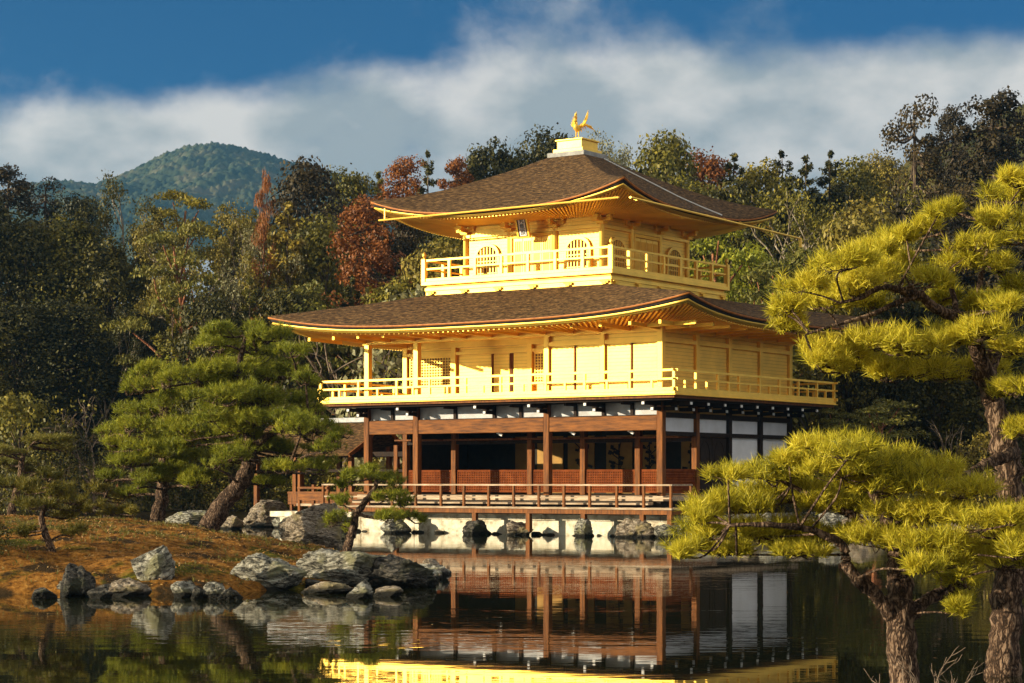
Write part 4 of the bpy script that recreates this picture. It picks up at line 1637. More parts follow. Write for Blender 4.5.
def shore_stones():
    rg = random.Random(77)
    k_ = 0
    for a, c in zip(SHORELINE[1:10], SHORELINE[2:11]):
        ln = math.hypot(*(c - a))
        for q in range(int(ln * 2.1)):
            f = rg.random()
            p = a + (c - a) * f
            sz = rg.uniform(.16, .42)
            rock((p[0] + rg.uniform(-.1, .1), p[1] + rg.uniform(.0, .3), -.05), (sz, sz * .8, sz * rg.uniform(.45, .8)), 600 + k_, M[('rock', 'rock_warm', 'rock_dark')[k_ % 3]], 'small stone bedded in the edge of the island', 'small stones along the island edge', sub=3, name='shore_stone', rz=rg.uniform(0, 3))
            k_ += 1


def wat(px, py):
    """the point of the water surface seen at (px, py)"""
    d = CAM_H * FPX / (py - HORIZON)
    return Vector(((px - 512) / FPX * d, d, 0))


def prock(px, py, wpx, hpx, seed, mat, label, group='rocks along the island shore', z=0.0, deep=0.8, **kw):
    d = (CAM_H - z) * FPX / (py - HORIZON)
    s = d / FPX
    root = Vector(((px - 512) * s, d + wpx * s * deep * .5, z - 0.06))
    return rock(root, (wpx * s, wpx * s * deep, hpx * s + 0.06), seed, M[mat], label, group, **kw)


shore_stones()
prock(267, 591, 82, 33, 11, 'rock', 'large grey lichened rock at the waterline, in the middle of the island shore', sub=6, facets=18)
prock(340, 588, 92, 42, 23, 'rock', 'biggest pale rock, humped, on the island tip below the small pine', sub=6, facets=16)
prock(398, 588, 62, 30, 31, 'rock_dark', 'dark wet rock right of the biggest pale rock at the island tip', sub=6, facets=10)
prock(428, 578, 34, 15, 37, 'rock', 'outermost low rock at the very tip of the island')
prock(360, 599, 26, 16, 41, 'rock', 'small white rock in front of the biggest pale rock')
prock(385, 597, 34, 10, 43, 'rock_warm', 'low brown rock right of the small white rock')
prock(322, 594, 50, 12, 47, 'rock_warm', 'low rusty rock between the two large shore rocks')
prock(152, 580, 34, 40, 53, 'rock', 'tilted flat topped slab leaning left on the island shore', tilt=(0.1, -0.45), flat=0.5, facets=8, z=.2, deep=.6)
prock(172, 591, 16, 26, 59, 'rock_dark', 'dark stump of rock right of the tilted slab')
prock(125, 597, 40, 17, 61, 'rock_warm', 'mossy brown rock left of the tilted slab')
prock(182, 598, 27, 15, 67, 'rock', 'first pale kerb stone right of the tilted slab')
prock(198, 599, 18, 12, 71, 'rock_dark', 'dark kerb stone between the two pale kerb stones')
prock(214, 599, 25, 15, 73, 'rock', 'second pale kerb stone, nearer the large grey rock')
prock(228, 600, 24, 12, 79, 'rock_dark', 'low dark stone touching the large grey rock on its left')
prock(72, 597, 34, 30, 83, 'rock_dark', 'pointed rock below the small dark pine at far left', facets=9)
prock(40, 599, 26, 11, 89, 'rock_dark', 'low dark rock left of the pointed rock')
prock(97, 599, 26, 9, 97, 'rock_dark', 'low dark rock right of the pointed rock')
prock(313, 549, 62, 46, 103, 'rock_warm', 'tall cone shaped rock beside the small pine in front of the deck', z=0.12, facets=9, sub=6)
prock(338, 547, 34, 28, 107, 'rock_dark', 'dark rock in the shade right of the cone shaped rock', z=0.12)
prock(262, 527, 44, 26, 109, 'rock_warm', 'rounded brown rock behind the trunk of the leaning pine', 'rocks on the far shore')
prock(190, 528, 52, 16, 113, 'rock', 'pale flat rock between the two pine trunks', 'rocks on the far shore')
prock(285, 528, 24, 18, 127, 'rock', 'grey rock left of the cone shaped rock, further back', 'rocks on the far shore')
prock(232, 529, 22, 14, 131, 'rock_warm', 'small brown rock just left of the leaning pine trunk', 'rocks on the far shore')
for i, (c, w_, h_, sd, m_, lb) in enumerate([
        (9.58, 1.1, .70, 201, 'rock', 'pale boulder under the deck behind the small pine'),
        (6.33, .85, .58, 203, 'rock_dark', 'narrow dark boulder under the second deck post from the left'),
        (4.6, 1.0, .52, 205, 'rock_warm', 'brown boulder under the middle of the deck'),
        (2.14, .85, .78, 207, 'rock', 'smooth upright grey boulder under the deck'),
        (0.25, 1.25, .66, 209, 'rock_warm', 'broad rusty boulder under the right end of the deck'),
        (-.85, .8, .52, 211, 'rock', 'pale boulder at the right corner of the deck')]):
    p = wpos(c, -1.12)
    rock((p.x, p.y, -.12), (w_ * .85, w_ * .7, h_ * .85 + .12), sd, M[m_], lb, 'boulders under the deck posts', facets=12 if i != 3 else 40, sub=5, name='boulder')
rg = random.Random(12)
for i in range(26):
    c = rg.uniform(-1.2, U + 2)
    p = wpos(c, -.45 - rg.uniform(0, .12))
    rock((p.x, p.y, -.06), (rg.uniform(.2, .45), rg.uniform(.2, .3), rg.uniform(.12, .2)), 300 + i, M['rock_dark' if i % 3 else 'rock_warm'], 'small stone at the waterline against the foot of the pale stone bank', 'small stones along the foot of the bank', sub=2, name='shore_stone')
for i, (px, d, wd, h_, m_, lb) in enumerate([
        (742, 62.6, 1.5, .55, 'rock_warm', 'brown shore rock right of the pavilion, first behind the gold pine'),
        (772, 62.8, 1.3, .62, 'rock', 'grey shore rock right of the pavilion, second behind the gold pine'),
        (806, 62.6, 1.7, .5, 'rock_warm', 'broad brown shore rock left of the forked trunk'),
        (838, 62.4, 1.2, .7, 'rock', 'tall grey shore rock near the forked trunk'),
        (868, 62.2, 1.5, .6, 'rock_warm', 'brown shore rock just left of the forked trunk'),
        (930, 61.8, 1.6, .5, 'rock_dark', 'dark shore rock right of the forked trunk'),
        (968, 61.6, 1.3, .6, 'rock_warm', 'brown shore rock between the two pine trunks')]):
    rock(((px - 512) / FPX * d, d + .3, -.1), (wd, wd * .8, h_ + .15), 400 + i, M[m_], lb, 'rocks on the right shore')


# ------------------------------------------------------------------ pines with layered pads
def nearest_on(limbs, p):
    best, bp = 1e9, None
    for lm in limbs:
        d = np.linalg.norm(lm - p, axis=1) + np.maximum(lm[:, 2] - p[2], 0) * 1.5
        i = d.argmin()
        if d[i] < best:
            best, bp = d[i], lm[i]
    return bp


def pine(root, limbs, pads, label, mat, bark, length, width, per, density, seed, group=None, twig_r=0.012, crown_name='crown', cat='pine tree', sub=7, up=0.8, smax=1.0, nside=10):
    """limbs: [(points, radii)] in world space, first is the trunk; pads: (centre, rx, ry, rz) in world space"""
    rg = np.random.default_rng(seed)
    root = np.array(root, float)
    t = empty('pine_tree', root, 0, label, cat, group)
    tr = Arr()
    curves = []
    for pts, rad in limbs:
        c = spline(np.array(pts, float) - root, 7)
        rr = np.interp(np.linspace(0, 1, len(c)), np.linspace(0, 1, len(rad)), rad)
        c = c + rg.normal(size=c.shape) * rr[:, None] * 0.10
        rr = rr * (1 + rg.normal(size=len(rr)) * 0.05)
        V_, F_ = tube_np(c, rr, 14 if rad[0] > 0.08 else nside)
        # irregular cross sections
        V_ = V_ + rg.normal(size=V_.shape) * np.repeat(rr, 14 if rad[0] > 0.08 else nside)[:, None] * 0.025
        tr.add(V_, F_)
        curves.append(c)
    P, A = [], []
    for (c, rx, ry, rz) in pads:
        c = np.array(c, float) - root
        src = nearest_on(curves, c)
        mid = (src + c) / 2 + rg.normal(size=3) * 0.08 * rx
        mid[2] = min(mid[2], c[2] - rz * .3)
        br = spline([src, mid, c - np.array([0, 0, rz * .45])], 5)
        ln = np.linalg.norm(c - src)
        V_, F_ = tube_np(br, np.linspace(twig_r * (1.3 + ln * .5), twig_r, len(br)), 6)
        tr.add(V_, F_)
        # sub clumps in the pad
        ns = sub
        for s in range(ns):
            a, q = rg.uniform(0, 2 * np.pi), np.sqrt(rg.uniform(0.05, 1)) * .72
            sc = c + np.array([rx * q * math.cos(a), ry * q * math.sin(a), rz * rg.uniform(-.35, .45) * (1.1 - q)])
            sr = np.array([rx, ry, rz]) * np.array([.31, .31, .54]) * rg.uniform(.65, 1.25)
            e_ = br[-1]
            mm = (e_ + sc) / 2 - np.array([0, 0, rz * .25]) + rg.normal(size=3) * rx * .06
            tw = spline([e_, mm, sc], 4)
            V_, F_ = tube_np(tw, np.linspace(twig_r * .8, twig_r * .3, len(tw)), 5)
            tr.add(V_, F_)
            n = max(6, int(density * sr[0] * sr[1] * 3.14 * 1.5))
            d = unit(rg.normal(size=(n * 2, 3)))
            d = d[d[:, 2] > -0.35][:n]
            pp = sc + d * sr * np.where(rg.random((len(d), 1)) < .16, rg.uniform(1.1, 1.55, (len(d), 1)), rg.uniform(.5, 1.08, (len(d), 1)))
            ax = d * np.array([.6, .6, .4]) + np.array([0, 0, up]) + rg.normal(size=d.shape) * .46
            P.append(pp)
            A.append(ax)
            # thin twigs to some tufts
            for q_ in pp[::9]:
                V_, F_ = tube_np(np.array([sc - np.array([0, 0, sr[2] * .4]), (sc + q_) / 2 - np.array([0, 0, sr[2] * .2]), q_]), [twig_r * .35, twig_r * .28, twig_r * .2], 4)
                tr.add(V_, F_)
    link('trunk', tr.mesh('trunk', M[bark], True), t)
    P, A = np.concatenate(P), np.concatenate(A)
    V_, F_ = needle_tris(P, A, per, length, width, rg, smax=smax)
    link(crown_name, np_mesh(crown_name, V_, F_, M[mat]), t)
    return t


def px_limb(lst, dz=0.0):
    return [tuple(at(*p)) for p in lst]


def px_pads(lst, d, jit, rg, ratio=1.0, tall=1.0, fill=0.0):
    out = []
    for (px, py, rx, rz) in lst:
        dd = d + rg.uniform(-jit, jit)
        s = dd / FPX
        c = at(px, py, dd)
        out.append((tuple(c), rx * s * 1.12, rx * s * ratio, rz * s * tall))
        if fill and rg.random() < fill:
            f = at(px + rg.uniform(-.8, .8) * rx, py + rg.uniform(-.2, 1.2) * rz, dd + rg.uniform(-1, 1) * jit * 1.1)
            k_ = rg.uniform(.5, .8)
            out.append((tuple(f), rx * s * k_, rx * s * k_ * ratio, rz * s * tall * rg.uniform(.7, 1.1)))
    return out


rg = random.Random(21)
# --- near pine with the forked trunk on the right
A_pads = [(838, 446, 48, 12), (806, 462, 40, 10), (764, 474, 40, 10), (880, 459, 42, 14), (728, 476, 22, 7), (842, 470, 56, 16), (922, 472, 46, 16), (893, 486, 56, 16),
          (958, 490, 38, 16), (790, 494, 58, 17), (738, 506, 42, 14), (850, 507, 58, 19), (910, 516, 58, 19), (975, 520, 42, 20), (1012, 536, 34, 20),
          (704, 530, 36, 12), (760, 530, 48, 15), (820, 535, 52, 15), (880, 540, 48, 15), (690, 546, 22, 7), (722, 551, 28, 7), (942, 545, 48, 17), (1002, 560, 38, 18), (968, 580, 24, 13), (700, 512, 20, 8), (955, 600, 18, 9), (985, 545, 34, 16), (945, 562, 30, 12), (1018, 512, 24, 14), (800, 552, 30, 8)]
base = at(902, 730, 17.4)
pine((base.x, base.y, terrain(base.x, base.y) - .1), [
    (px_limb([(906, 745, 17.4), (904, 680, 17.4), (902, 620, 17.4), (899, 575, 17.5), (896, 540, 17.5), (880, 505, 17.6), (865, 480, 17.6), (850, 455, 17.6)]), [.145, .13, .122, .105, .08, .05, .035, .02]),
    (px_limb([(897, 622, 17.4), (876, 596, 17.3), (858, 580, 17.2), (846, 562, 17.2), (842, 545, 17.2), (810, 530, 17.1), (770, 525, 17.0), (730, 525, 17.0)]), [.075, .06, .055, .045, .04, .03, .025, .015]),
    (px_limb([(903, 622, 17.5), (930, 598, 17.7), (955, 588, 17.9), (975, 565, 18.0), (985, 540, 18.0)]), [.07, .055, .05, .035, .02]),
    (px_limb([(896, 545, 17.5), (860, 520, 17.9), (820, 500, 18.0), (780, 480, 18.0)]), [.06, .04, .03, .015]),
    (px_limb([(896, 545, 17.5), (930, 520, 17.8), (950, 500, 18.0)]), [.05, .03, .015]),
], px_pads(A_pads, 17.5, .8, rg, 1.1, 1.1, .75), 'low spreading bright yellow green pine with a forked trunk, overlapping the pavilion', 'needle_gold', 'pine_bark', .105, .0068, 17, 235, 5, group='near pines on the right bank', smax=1.0, up=.95, sub=11, twig_r=.007)

# --- taller pine at the right edge
B_pads = [(1006, 195, 28, 15), (1000, 221, 30, 15), (1022, 180, 20, 13), (1018, 238, 28, 13), (938, 212, 15, 7), (928, 226, 15, 7), (951, 208, 8, 5), (892, 240, 20, 9), (869, 250, 19, 8), (907, 236, 11, 6),
          (842, 263, 38, 13), (872, 275, 38, 13), (802, 286, 28, 11), (822, 301, 38, 13), (792, 306, 24, 11), (856, 290, 34, 12), (786, 325, 21, 9), (902, 263, 24, 9),
          (976, 246, 26, 11), (960, 263, 28, 10), (1000, 266, 28, 12), (1018, 286, 20, 12), (930, 277, 18, 7), (942, 298, 22, 8), (838, 351, 36, 13), (880, 341, 38, 15), (915, 346, 38, 15), (955, 336, 38, 15), (990, 331, 34, 13), (1016, 346, 28, 15),
          (860, 363, 42, 13), (910, 371, 42, 12), (950, 373, 38, 12), (985, 369, 28, 12), (826, 362, 22, 9), (1012, 388, 24, 12), (1000, 305, 22, 9), (1020, 430, 16, 10), (985, 300, 18, 8)]
base = at(1005, 730, 18.6)
pine((base.x, base.y, terrain(base.x, base.y) - .1), [
    (px_limb([(1003, 760, 18.6), (1004, 690, 18.6), (1004, 640, 18.6), (1010, 570, 18.7), (1013, 520, 18.8), (1013, 490, 18.8), (1005, 445, 18.8), (995, 408, 18.8), (988, 380, 18.8), (1000, 335, 19.0), (1012, 300, 19.1), (1032, 268, 19.2), (1030, 220, 19.3), (1020, 185, 19.3)]), [.18, .16, .15, .145, .14, .13, .12, .10, .075, .06, .05, .045, .03, .015]),
    (px_limb([(992, 395, 18.8), (978, 350, 18.6), (974, 326, 18.5), (955, 317, 18.4), (935, 308, 18.3), (919, 295, 18.2), (903, 291, 18.1), (882, 287, 18.0), (862, 297, 17.9), (840, 303, 17.9)]), [.085, .07, .055, .05, .045, .04, .032, .026, .02, .012]),
    (px_limb([(919, 295, 18.2), (897, 303, 18.1), (870, 315, 18.0), (835, 325, 17.9), (805, 335, 17.9)]), [.03, .026, .02, .016, .01]),
    (px_limb([(990, 385, 18.8), (960, 370, 18.9), (930, 365, 19.0), (890, 360, 19.0), (850, 358, 19.0)]), [.06, .045, .035, .025, .012]),
    (px_limb([(1016, 452, 18.7), (1000, 458, 18.4), (980, 468, 18.2), (962, 478, 18.0)]), [.06, .055, .045, .03]),
    (px_limb([(958, 318, 18.4), (950, 280, 18.6), (945, 240, 18.7), (935, 222, 18.7)]), [.03, .022, .016, .01]),
    (px_limb([(1000, 335, 19.0), (980, 300, 18.9), (985, 260, 18.9), (1000, 230, 18.9)]), [.04, .03, .022, .012]),
], px_pads(B_pads, 18.4, .85, rg, 1.1, 1.1, .6), 'tall yellow green pine at the right edge, with a long bare limb reaching left', 'needle_gold', 'pine_bark', .115, .0072, 17, 205, 6, group='near pines on the right bank', smax=1.0, up=.95, sub=11, twig_r=.007)

# --- the leaning pine and its neighbour on the island
C_pads = [(235, 331, 34, 11), (271, 335, 28, 11), (216, 345, 28, 10), (255, 351, 44, 12), (292, 352, 18, 8), (231, 369, 40, 12), (276, 372, 38, 12), (196, 376, 36, 11), (306, 379, 17, 8), (216, 396, 44, 12), (260, 398, 44, 13), (300, 401, 25, 10),
          (236, 421, 44, 13), (281, 421, 40, 12), (315, 426, 25, 11), (251, 446, 44, 12), (300, 449, 28, 10), (331, 446, 18, 9), (222, 456, 28, 10), (286, 468, 26, 8), (325, 466, 20, 8), (200, 433, 26, 9), (345, 433, 14, 7), (268, 482, 18, 6)]
gz = float(island_h(-6.65, 44.0))
pine((-6.6, 44, gz - .1), [
    (px_limb([(203, 543, 44), (207, 531, 44), (222, 507, 44), (240, 484, 44), (249, 466, 44.1), (250, 445, 44.2), (246, 415, 44.3), (243, 390, 44.3), (240, 365, 44.2), (245, 340, 44.2)]), [.27, .22, .20, .18, .165, .14, .12, .10, .08, .04]),
    (px_limb([(250, 450, 44.2), (275, 432, 44.0), (300, 428, 43.8), (325, 432, 43.7)]), [.09, .07, .05, .02]),
    (px_limb([(245, 410, 44.3), (220, 395, 44.5), (195, 380, 44.6)]), [.08, .05, .02]),
    (px_limb([(243, 390, 44.3), (275, 378, 44.5), (300, 380, 44.5)]), [.07, .05, .02]),
    (px_limb([(249, 462, 44.1), (270, 462, 43.6), (290, 465, 43.4)]), [.06, .05, .02]),
], px_pads(C_pads, 44.1, 1.4, rg, 1.1, 1.3, 1.0), 'large green pine with a thick leaning trunk, tallest on the island', 'needle_green', 'pine_bark', .13, .012, 14, 170, 7, group='pines on the island', twig_r=.018, up=.7)
D_pads = [(160, 371, 28, 11), (141, 386, 20, 9), (176, 396, 34, 11), (151, 411, 32, 10), (131, 426, 28, 10), (186, 426, 34, 11), (156, 446, 34, 10), (116, 441, 18, 8), (126, 461, 22, 9), (181, 456, 28, 10), (150, 476, 24, 8), (200, 476, 26, 9), (111, 476, 14, 7), (172, 470, 22, 8), (130, 492, 14, 5)]
pine((-7.9, 46, float(island_h(-7.9, 46)) - .1), [
    (px_limb([(153, 536, 46), (157, 520, 46), (163, 490, 46), (164, 460, 46), (167, 430, 46), (165, 400, 46), (162, 376, 46)]), [.19, .16, .145, .125, .10, .07, .03]),
    (px_limb([(164, 455, 46), (145, 440, 45.7), (125, 436, 45.6)]), [.07, .05, .02]),
    (px_limb([(166, 430, 46), (185, 428, 46.3), (200, 440, 46.4)]), [.06, .04, .02]),
], px_pads(D_pads, 46, 1.2, rg, 1.1, 1.3, 1.0), 'green pine with an upright trunk, just left of the leaning pine', 'needle_green', 'pine_bark', .13, .012, 14, 160, 8, group='pines on the island', twig_r=.018, up=.7)
E_pads = [(30, 485, 18, 7), (55, 490, 21, 7), (76, 500, 14, 6), (35, 505, 19, 6), (62, 515, 17, 6), (26, 529, 13, 5), (76, 529, 15, 5), (45, 475, 12, 5)]
pine((-7.5, 34.3, float(island_h(-7.5, 34.3)) - .1), [
    (px_limb([(58, 585, 34.2), (56, 570, 34.2), (52, 550, 34.2), (44, 530, 34.2), (42, 515, 34.2), (50, 500, 34.2), (48, 482, 34.2)]), [.085, .075, .065, .055, .045, .035, .015]),
], px_pads(E_pads, 34.2, .5, rg, 1.1, 1.5, 1.0), 'small dark pine leaning over the water at far left', 'needle_dull', 'pine_bark', .11, .010, 13, 260, 9, group='pines on the island', twig_r=.010)
F_pads = [(100, 489, 18, 7), (120, 496, 14, 6), (95, 505, 14, 5), (112, 512, 16, 5), (127, 508, 10, 4)]
pine((-9.2, 46.3, float(island_h(-9.2, 46.3)) - .1), [
    (px_limb([(105, 533, 46.3), (106, 518, 46.3), (103, 505, 46.3), (108, 490, 46.3)]), [.07, .06, .045, .02]),
], px_pads(F_pads, 46.3, .6, rg, 1.1, 1.5, 1.0), 'little bushy pine between the dark pine and the upright trunk', 'needle_dull', 'pine_bark', .12, .013, 12, 150, 10, group='pines on the island', twig_r=.012)
G_pads = [(40, 440, 30, 4), (57, 447, 20, 4), (14, 452, 18, 4), (15, 463, 25, 4), (32, 470, 22, 4), (8, 482, 18, 4), (-12, 450, 22, 5)]
pine((-11.6, 48, float(island_h(-11.6, 48)) - .1), [
    (px_limb([(10, 535, 48), (12, 510, 48), (20, 480, 48), (22, 460, 48), (32, 444, 48)]), [.12, .1, .08, .06, .02]),
    (px_limb([(20, 480, 48), (35, 474, 48), (45, 470, 48)]), [.04, .03, .015]),
], px_pads(G_pads, 48, 1.0, rg, 1.1, 1.3, .8), 'pine with thin flat yellowish layers at the left edge', 'needle_far', 'pine_bark', .12, .014, 12, 120, 12, group='pines on the island', twig_r=.014, up=1.1)
H_pads = [(372, 470, 16, 6), (358, 477, 18, 6), (388, 479, 16, 6), (340, 498, 14, 4), (395, 493, 18, 6), (406, 500, 10, 4), (338, 518, 14, 7), (350, 528, 8, 4), (385, 517, 22, 6), (411, 517, 12, 5), (345, 484, 10, 4)]
pine((-3.4, 43, 0.1), [
    (px_limb([(345, 562, 43), (347, 548, 43), (353, 530, 43), (356, 515, 43), (368, 498, 43), (376, 485, 43), (374, 474, 43)]), [.11, .095, .085, .075, .06, .045, .02]),
    (px_limb([(357, 514, 43), (375, 518, 42.8), (395, 518, 42.7), (408, 518, 42.7)]), [.04, .03, .02, .01]),
    (px_limb([(366, 500, 43), (385, 497, 43.1), (398, 496, 43.2)]), [.035, .025, .01]),
    (px_limb([(356, 512, 43), (342, 505, 43.1), (338, 500, 43.2)]), [.03, .02, .01]),
], px_pads(H_pads, 43, .6, rg, 1.1, 1.5, 1.0), 'small crooked dark green pine in front of the wooden deck', 'needle_green', 'pine_bark', .12, .0125, 13, 200, 13, group='pines on the island', twig_r=.010)


# ------------------------------------------------------------------ forest: templates
def limb_tube(arr, a, b_, r0, r1, rg, sag=0.12, n=6):
    a, b_ = np.array(a, float), np.array(b_, float)
    m = (a + b_) / 2 + rg.normal(size=3) * np.linalg.norm(b_ - a) * .10
    m[2] += np.linalg.norm(b_ - a) * sag
    c = spline([a, m, b_], 4)
    V_, F_ = tube_np(c, np.linspace(r0, r1, len(c)), n)
    arr.add(V_, F_)


def broad(seed, H=14.0, Wd=8.6, lobes=44, leaves=420, lr=(.10, .17), base=.18, top_bias=0.0, size=.15, bark='tree_bark', mat='leaf_olive'):
    rg = np.random.default_rng(seed)
    tr, P, Nn = Arr(), [], []
    sp = spline([(0, 0, -.6), (rg.normal() * .2, rg.normal() * .2, H * .3), (rg.normal() * .4, rg.normal() * .4, H * .6), (rg.normal() * .5, rg.normal() * .5, H * .88)], 6)
    V_, F_ = tube_np(sp, np.linspace(H * .022, H * .005, len(sp)), 8)
    tr.add(V_, F_)
    for i in range(lobes):
        f = (i + .5) / lobes
        zz = base + (1 - base) * (1 - (1 - f) ** 1.15)
        prof = math.sin(math.pi * min(1, max(0.06, ((zz - base) / (1 - base)) * .86 + .12))) ** .6
        a = i * 2.39996 + rg.uniform(-.5, .5)
        rr = prof * Wd / 2 * rg.uniform(.45, .95)
        c = np.array([rr * math.cos(a), rr * math.sin(a), H * (zz - .06) + rg.normal() * H * .02])
        R_ = H * rg.uniform(*lr) * (.6 + .5 * prof)
        k_ = int(np.clip((c[2] / H - .1), .05, .9) * len(sp) * .8)
        limb_tube(tr, sp[k_], c, H * .007, H * .002, rg)
        n = int(leaves * rg.uniform(.6, 1.25))
        d = unit(rg.normal(size=(n, 3)))
        d = d[(d[:, 2] > -.45) | (rg.random(n) < .3)]
        wob = 1 + .22 * np.sin(d[:, 0] * 5 + i) * np.cos(d[:, 1] * 4 - i) + .12 * np.sin(d[:, 2] * 9 + i * 2)
        pp = c + d * R_ * np.array([1, 1, .78]) * (wob * rg.uniform(.62, 1.06, len(d)))[:, None]
        P.append(pp)
        Nn.append(d + np.array([0, 0, .35]) + rg.normal(size=d.shape) * .55)
    P, Nn = np.concatenate(P), np.concatenate(Nn)
    V_, F_ = leaf_quads(P, Nn, size * rg.uniform(.6, 1.25, len(P)), .62, rg)
    zs_ = P[:, 2].max()
    return dict(trunk=tr.mesh('trunk', M[bark], True), crown=np_mesh('crown', V_, F_, M[mat]), H=zs_, W=Wd)


def cone(seed, H=16.0, Wd=6.2, levels=28, mat='leaf_dark', size=.17, bark='tree_bark', base=.10, tuft=80):
    rg = np.random.default_rng(seed)
    tr, P, Nn = Arr(), [], []
    sp = np.array([(0, 0, -.6), (0.1, 0, H * .4), (0, .1, H * .75), (0, 0, H)])
    sp = spline(sp, 5)
    V_, F_ = tube_np(sp, np.linspace(H * .016, H * .002, len(sp)), 7)
    tr.add(V_, F_)
    for i in range(levels):
        f = i / (levels - 1)
        z = H * (base + (1 - base) * f)
        R_ = Wd / 2 * (1 - f) ** .5 * rg.uniform(.75, 1.12) + .12
        nb = max(3, int(7 * (1 - f) + 3))
        for j in range(nb):
            a = rg.uniform(0, 2 * np.pi)
            r_ = R_ * rg.uniform(.6, 1.1)
            tip = np.array([r_ * math.cos(a), r_ * math.sin(a), z - r_ * rg.uniform(.05, .35) + .3])
            st = np.array([0, 0, z])
            if j % 3 == 0:
                limb_tube(tr, st, tip, .05, .015, rg, sag=.05, n=4)
            n = int(tuft * (0.4 + r_ / (Wd / 2)))
            t = rg.uniform(.35, 1.05, n) ** .7
            cc_ = st + (tip - st) * t[:, None] + rg.normal(size=(n, 3)) * np.array([.3, .3, .22]) * (.35 + .6 * r_ / (Wd / 2))
            cc_[:, 2] += .1 * np.sin(t * 8)
            P.append(cc_)
            Nn.append(np.array([math.cos(a) * .5, math.sin(a) * .5, .75]) + rg.normal(size=(n, 3)) * .5)
    P, Nn = np.concatenate(P), np.concatenate(Nn)
    V_, F_ = leaf_quads(P, Nn, size * rg.uniform(.6, 1.3, len(P)), .5, rg)
    return dict(trunk=tr.mesh('trunk', M[bark], True), crown=np_mesh('crown', V_, F_, M[mat]), H=P[:, 2].max(), W=Wd)


def clumpy(seed, H=18.0, Wd=7.0, lobes=72, leaves=200, mat='leaf_brown', size=.13, bark='tree_bark', gaps=.2, base=.15):
    """old cedar: many small round tufts at the ends of bare limbs"""
    rg = np.random.default_rng(seed)
    tr, P, Nn = Arr(), [], []
    sp = spline([(0, 0, -.6), (.15, -.1, H * .4), (-.1, .1, H * .75), (.1, 0, H * .97)], 6)
    V_, F_ = tube_np(sp, np.linspace(H * .018, H * .004, len(sp)), 8)
    tr.add(V_, F_)
    for i in range(lobes):
        f = (i + rg.random()) / lobes
        z = H * (base + (1 - base) * f)
        R_ = Wd / 2 * (1 - f ** 2.2 * .62) * rg.uniform(.35, 1.0)
        a = rg.uniform(0, 2 * np.pi)
        c = np.array([R_ * math.cos(a), R_ * math.sin(a), z - R_ * .12])
        rr = H * rg.uniform(.032, .06)
        k_ = min(len(sp) - 1, int(max(0, (c[2] - R_ * .3) / H) * len(sp)))
        limb_tube(tr, sp[k_], c, .09, .03, rg, sag=-.06, n=5)
        n = int(leaves * rg.uniform(.6, 1.3))
        d = unit(rg.normal(size=(n, 3)))
        pp = c + d * rr * np.array([1.05, 1.05, .8]) * rg.uniform(.6, 1.08, (n, 1))
        P.append(pp)
        Nn.append(d + rg.normal(size=d.shape) * .5 + np.array([0, 0, .2]))
    P, Nn = np.concatenate(P), np.concatenate(Nn)
    V_, F_ = leaf_quads(P, Nn, size * rg.uniform(.6, 1.2, len(P)), .6, rg)
    return dict(trunk=tr.mesh('trunk', M[bark], True), crown=np_mesh('crown', V_, F_, M[mat]), H=P[:, 2].max(), W=Wd)


def padpine(seed, H=9.0, Wd=7.0, pads=15, mat='needle_far', bark='red_bark', size=.11, leaves=420):
    rg = np.random.default_rng(seed)
    tr, P, Nn = Arr(), [], []
    sp = spline([(0, 0, -.5), (.3, .1, H * .3), (-.2, .2, H * .6), (.2, 0, H * .9)], 6)
    V_, F_ = tube_np(sp, np.linspace(H * .02, H * .006, len(sp)), 8)
    tr.add(V_, F_)
    for i in range(pads):
        f = (i + .5) / pads
        z = H * (.34 + .64 * f)
        a = i * 2.4 + rg.uniform(-.4, .4)
        R_ = Wd / 2 * (1 - f * .6) * rg.uniform(.35, .8)
        c = np.array([R_ * math.cos(a), R_ * math.sin(a), z])
        k_ = min(len(sp) - 1, int((z / H - .12) * len(sp)))
        limb_tube(tr, sp[k_], c - np.array([0, 0, .15]), .07, .03, rg, sag=.02, n=5)
        pr = Wd * rg.uniform(.15, .24)
        for s in range(6):
            aa, q = rg.uniform(0, 6.28), np.sqrt(rg.random()) * .7
            sc = c + np.array([pr * q * math.cos(aa), pr * q * math.sin(aa), rg.normal() * .08])
            n = leaves // 6
            d = unit(rg.normal(size=(n, 3)))
            d[:, 2] = np.abs(d[:, 2]) * 1.0 - .15
            P.append(sc + d * np.array([pr * .5, pr * .5, pr * .28]) * rg.uniform(.6, 1.08, (n, 1)))
            Nn.append(d * .6 + rg.normal(size=d.shape) * .7 + np.array([0, 0, .3]))
    P, Nn = np.concatenate(P), np.concatenate(Nn)
    V_, F_ = leaf_quads(P, Nn, size * rg.uniform(.6, 1.2, len(P)), .4, rg)
    return dict(trunk=tr.mesh('trunk', M[bark], True), crown=np_mesh('crown', V_, F_, M[mat]), H=P[:, 2].max(), W=Wd)


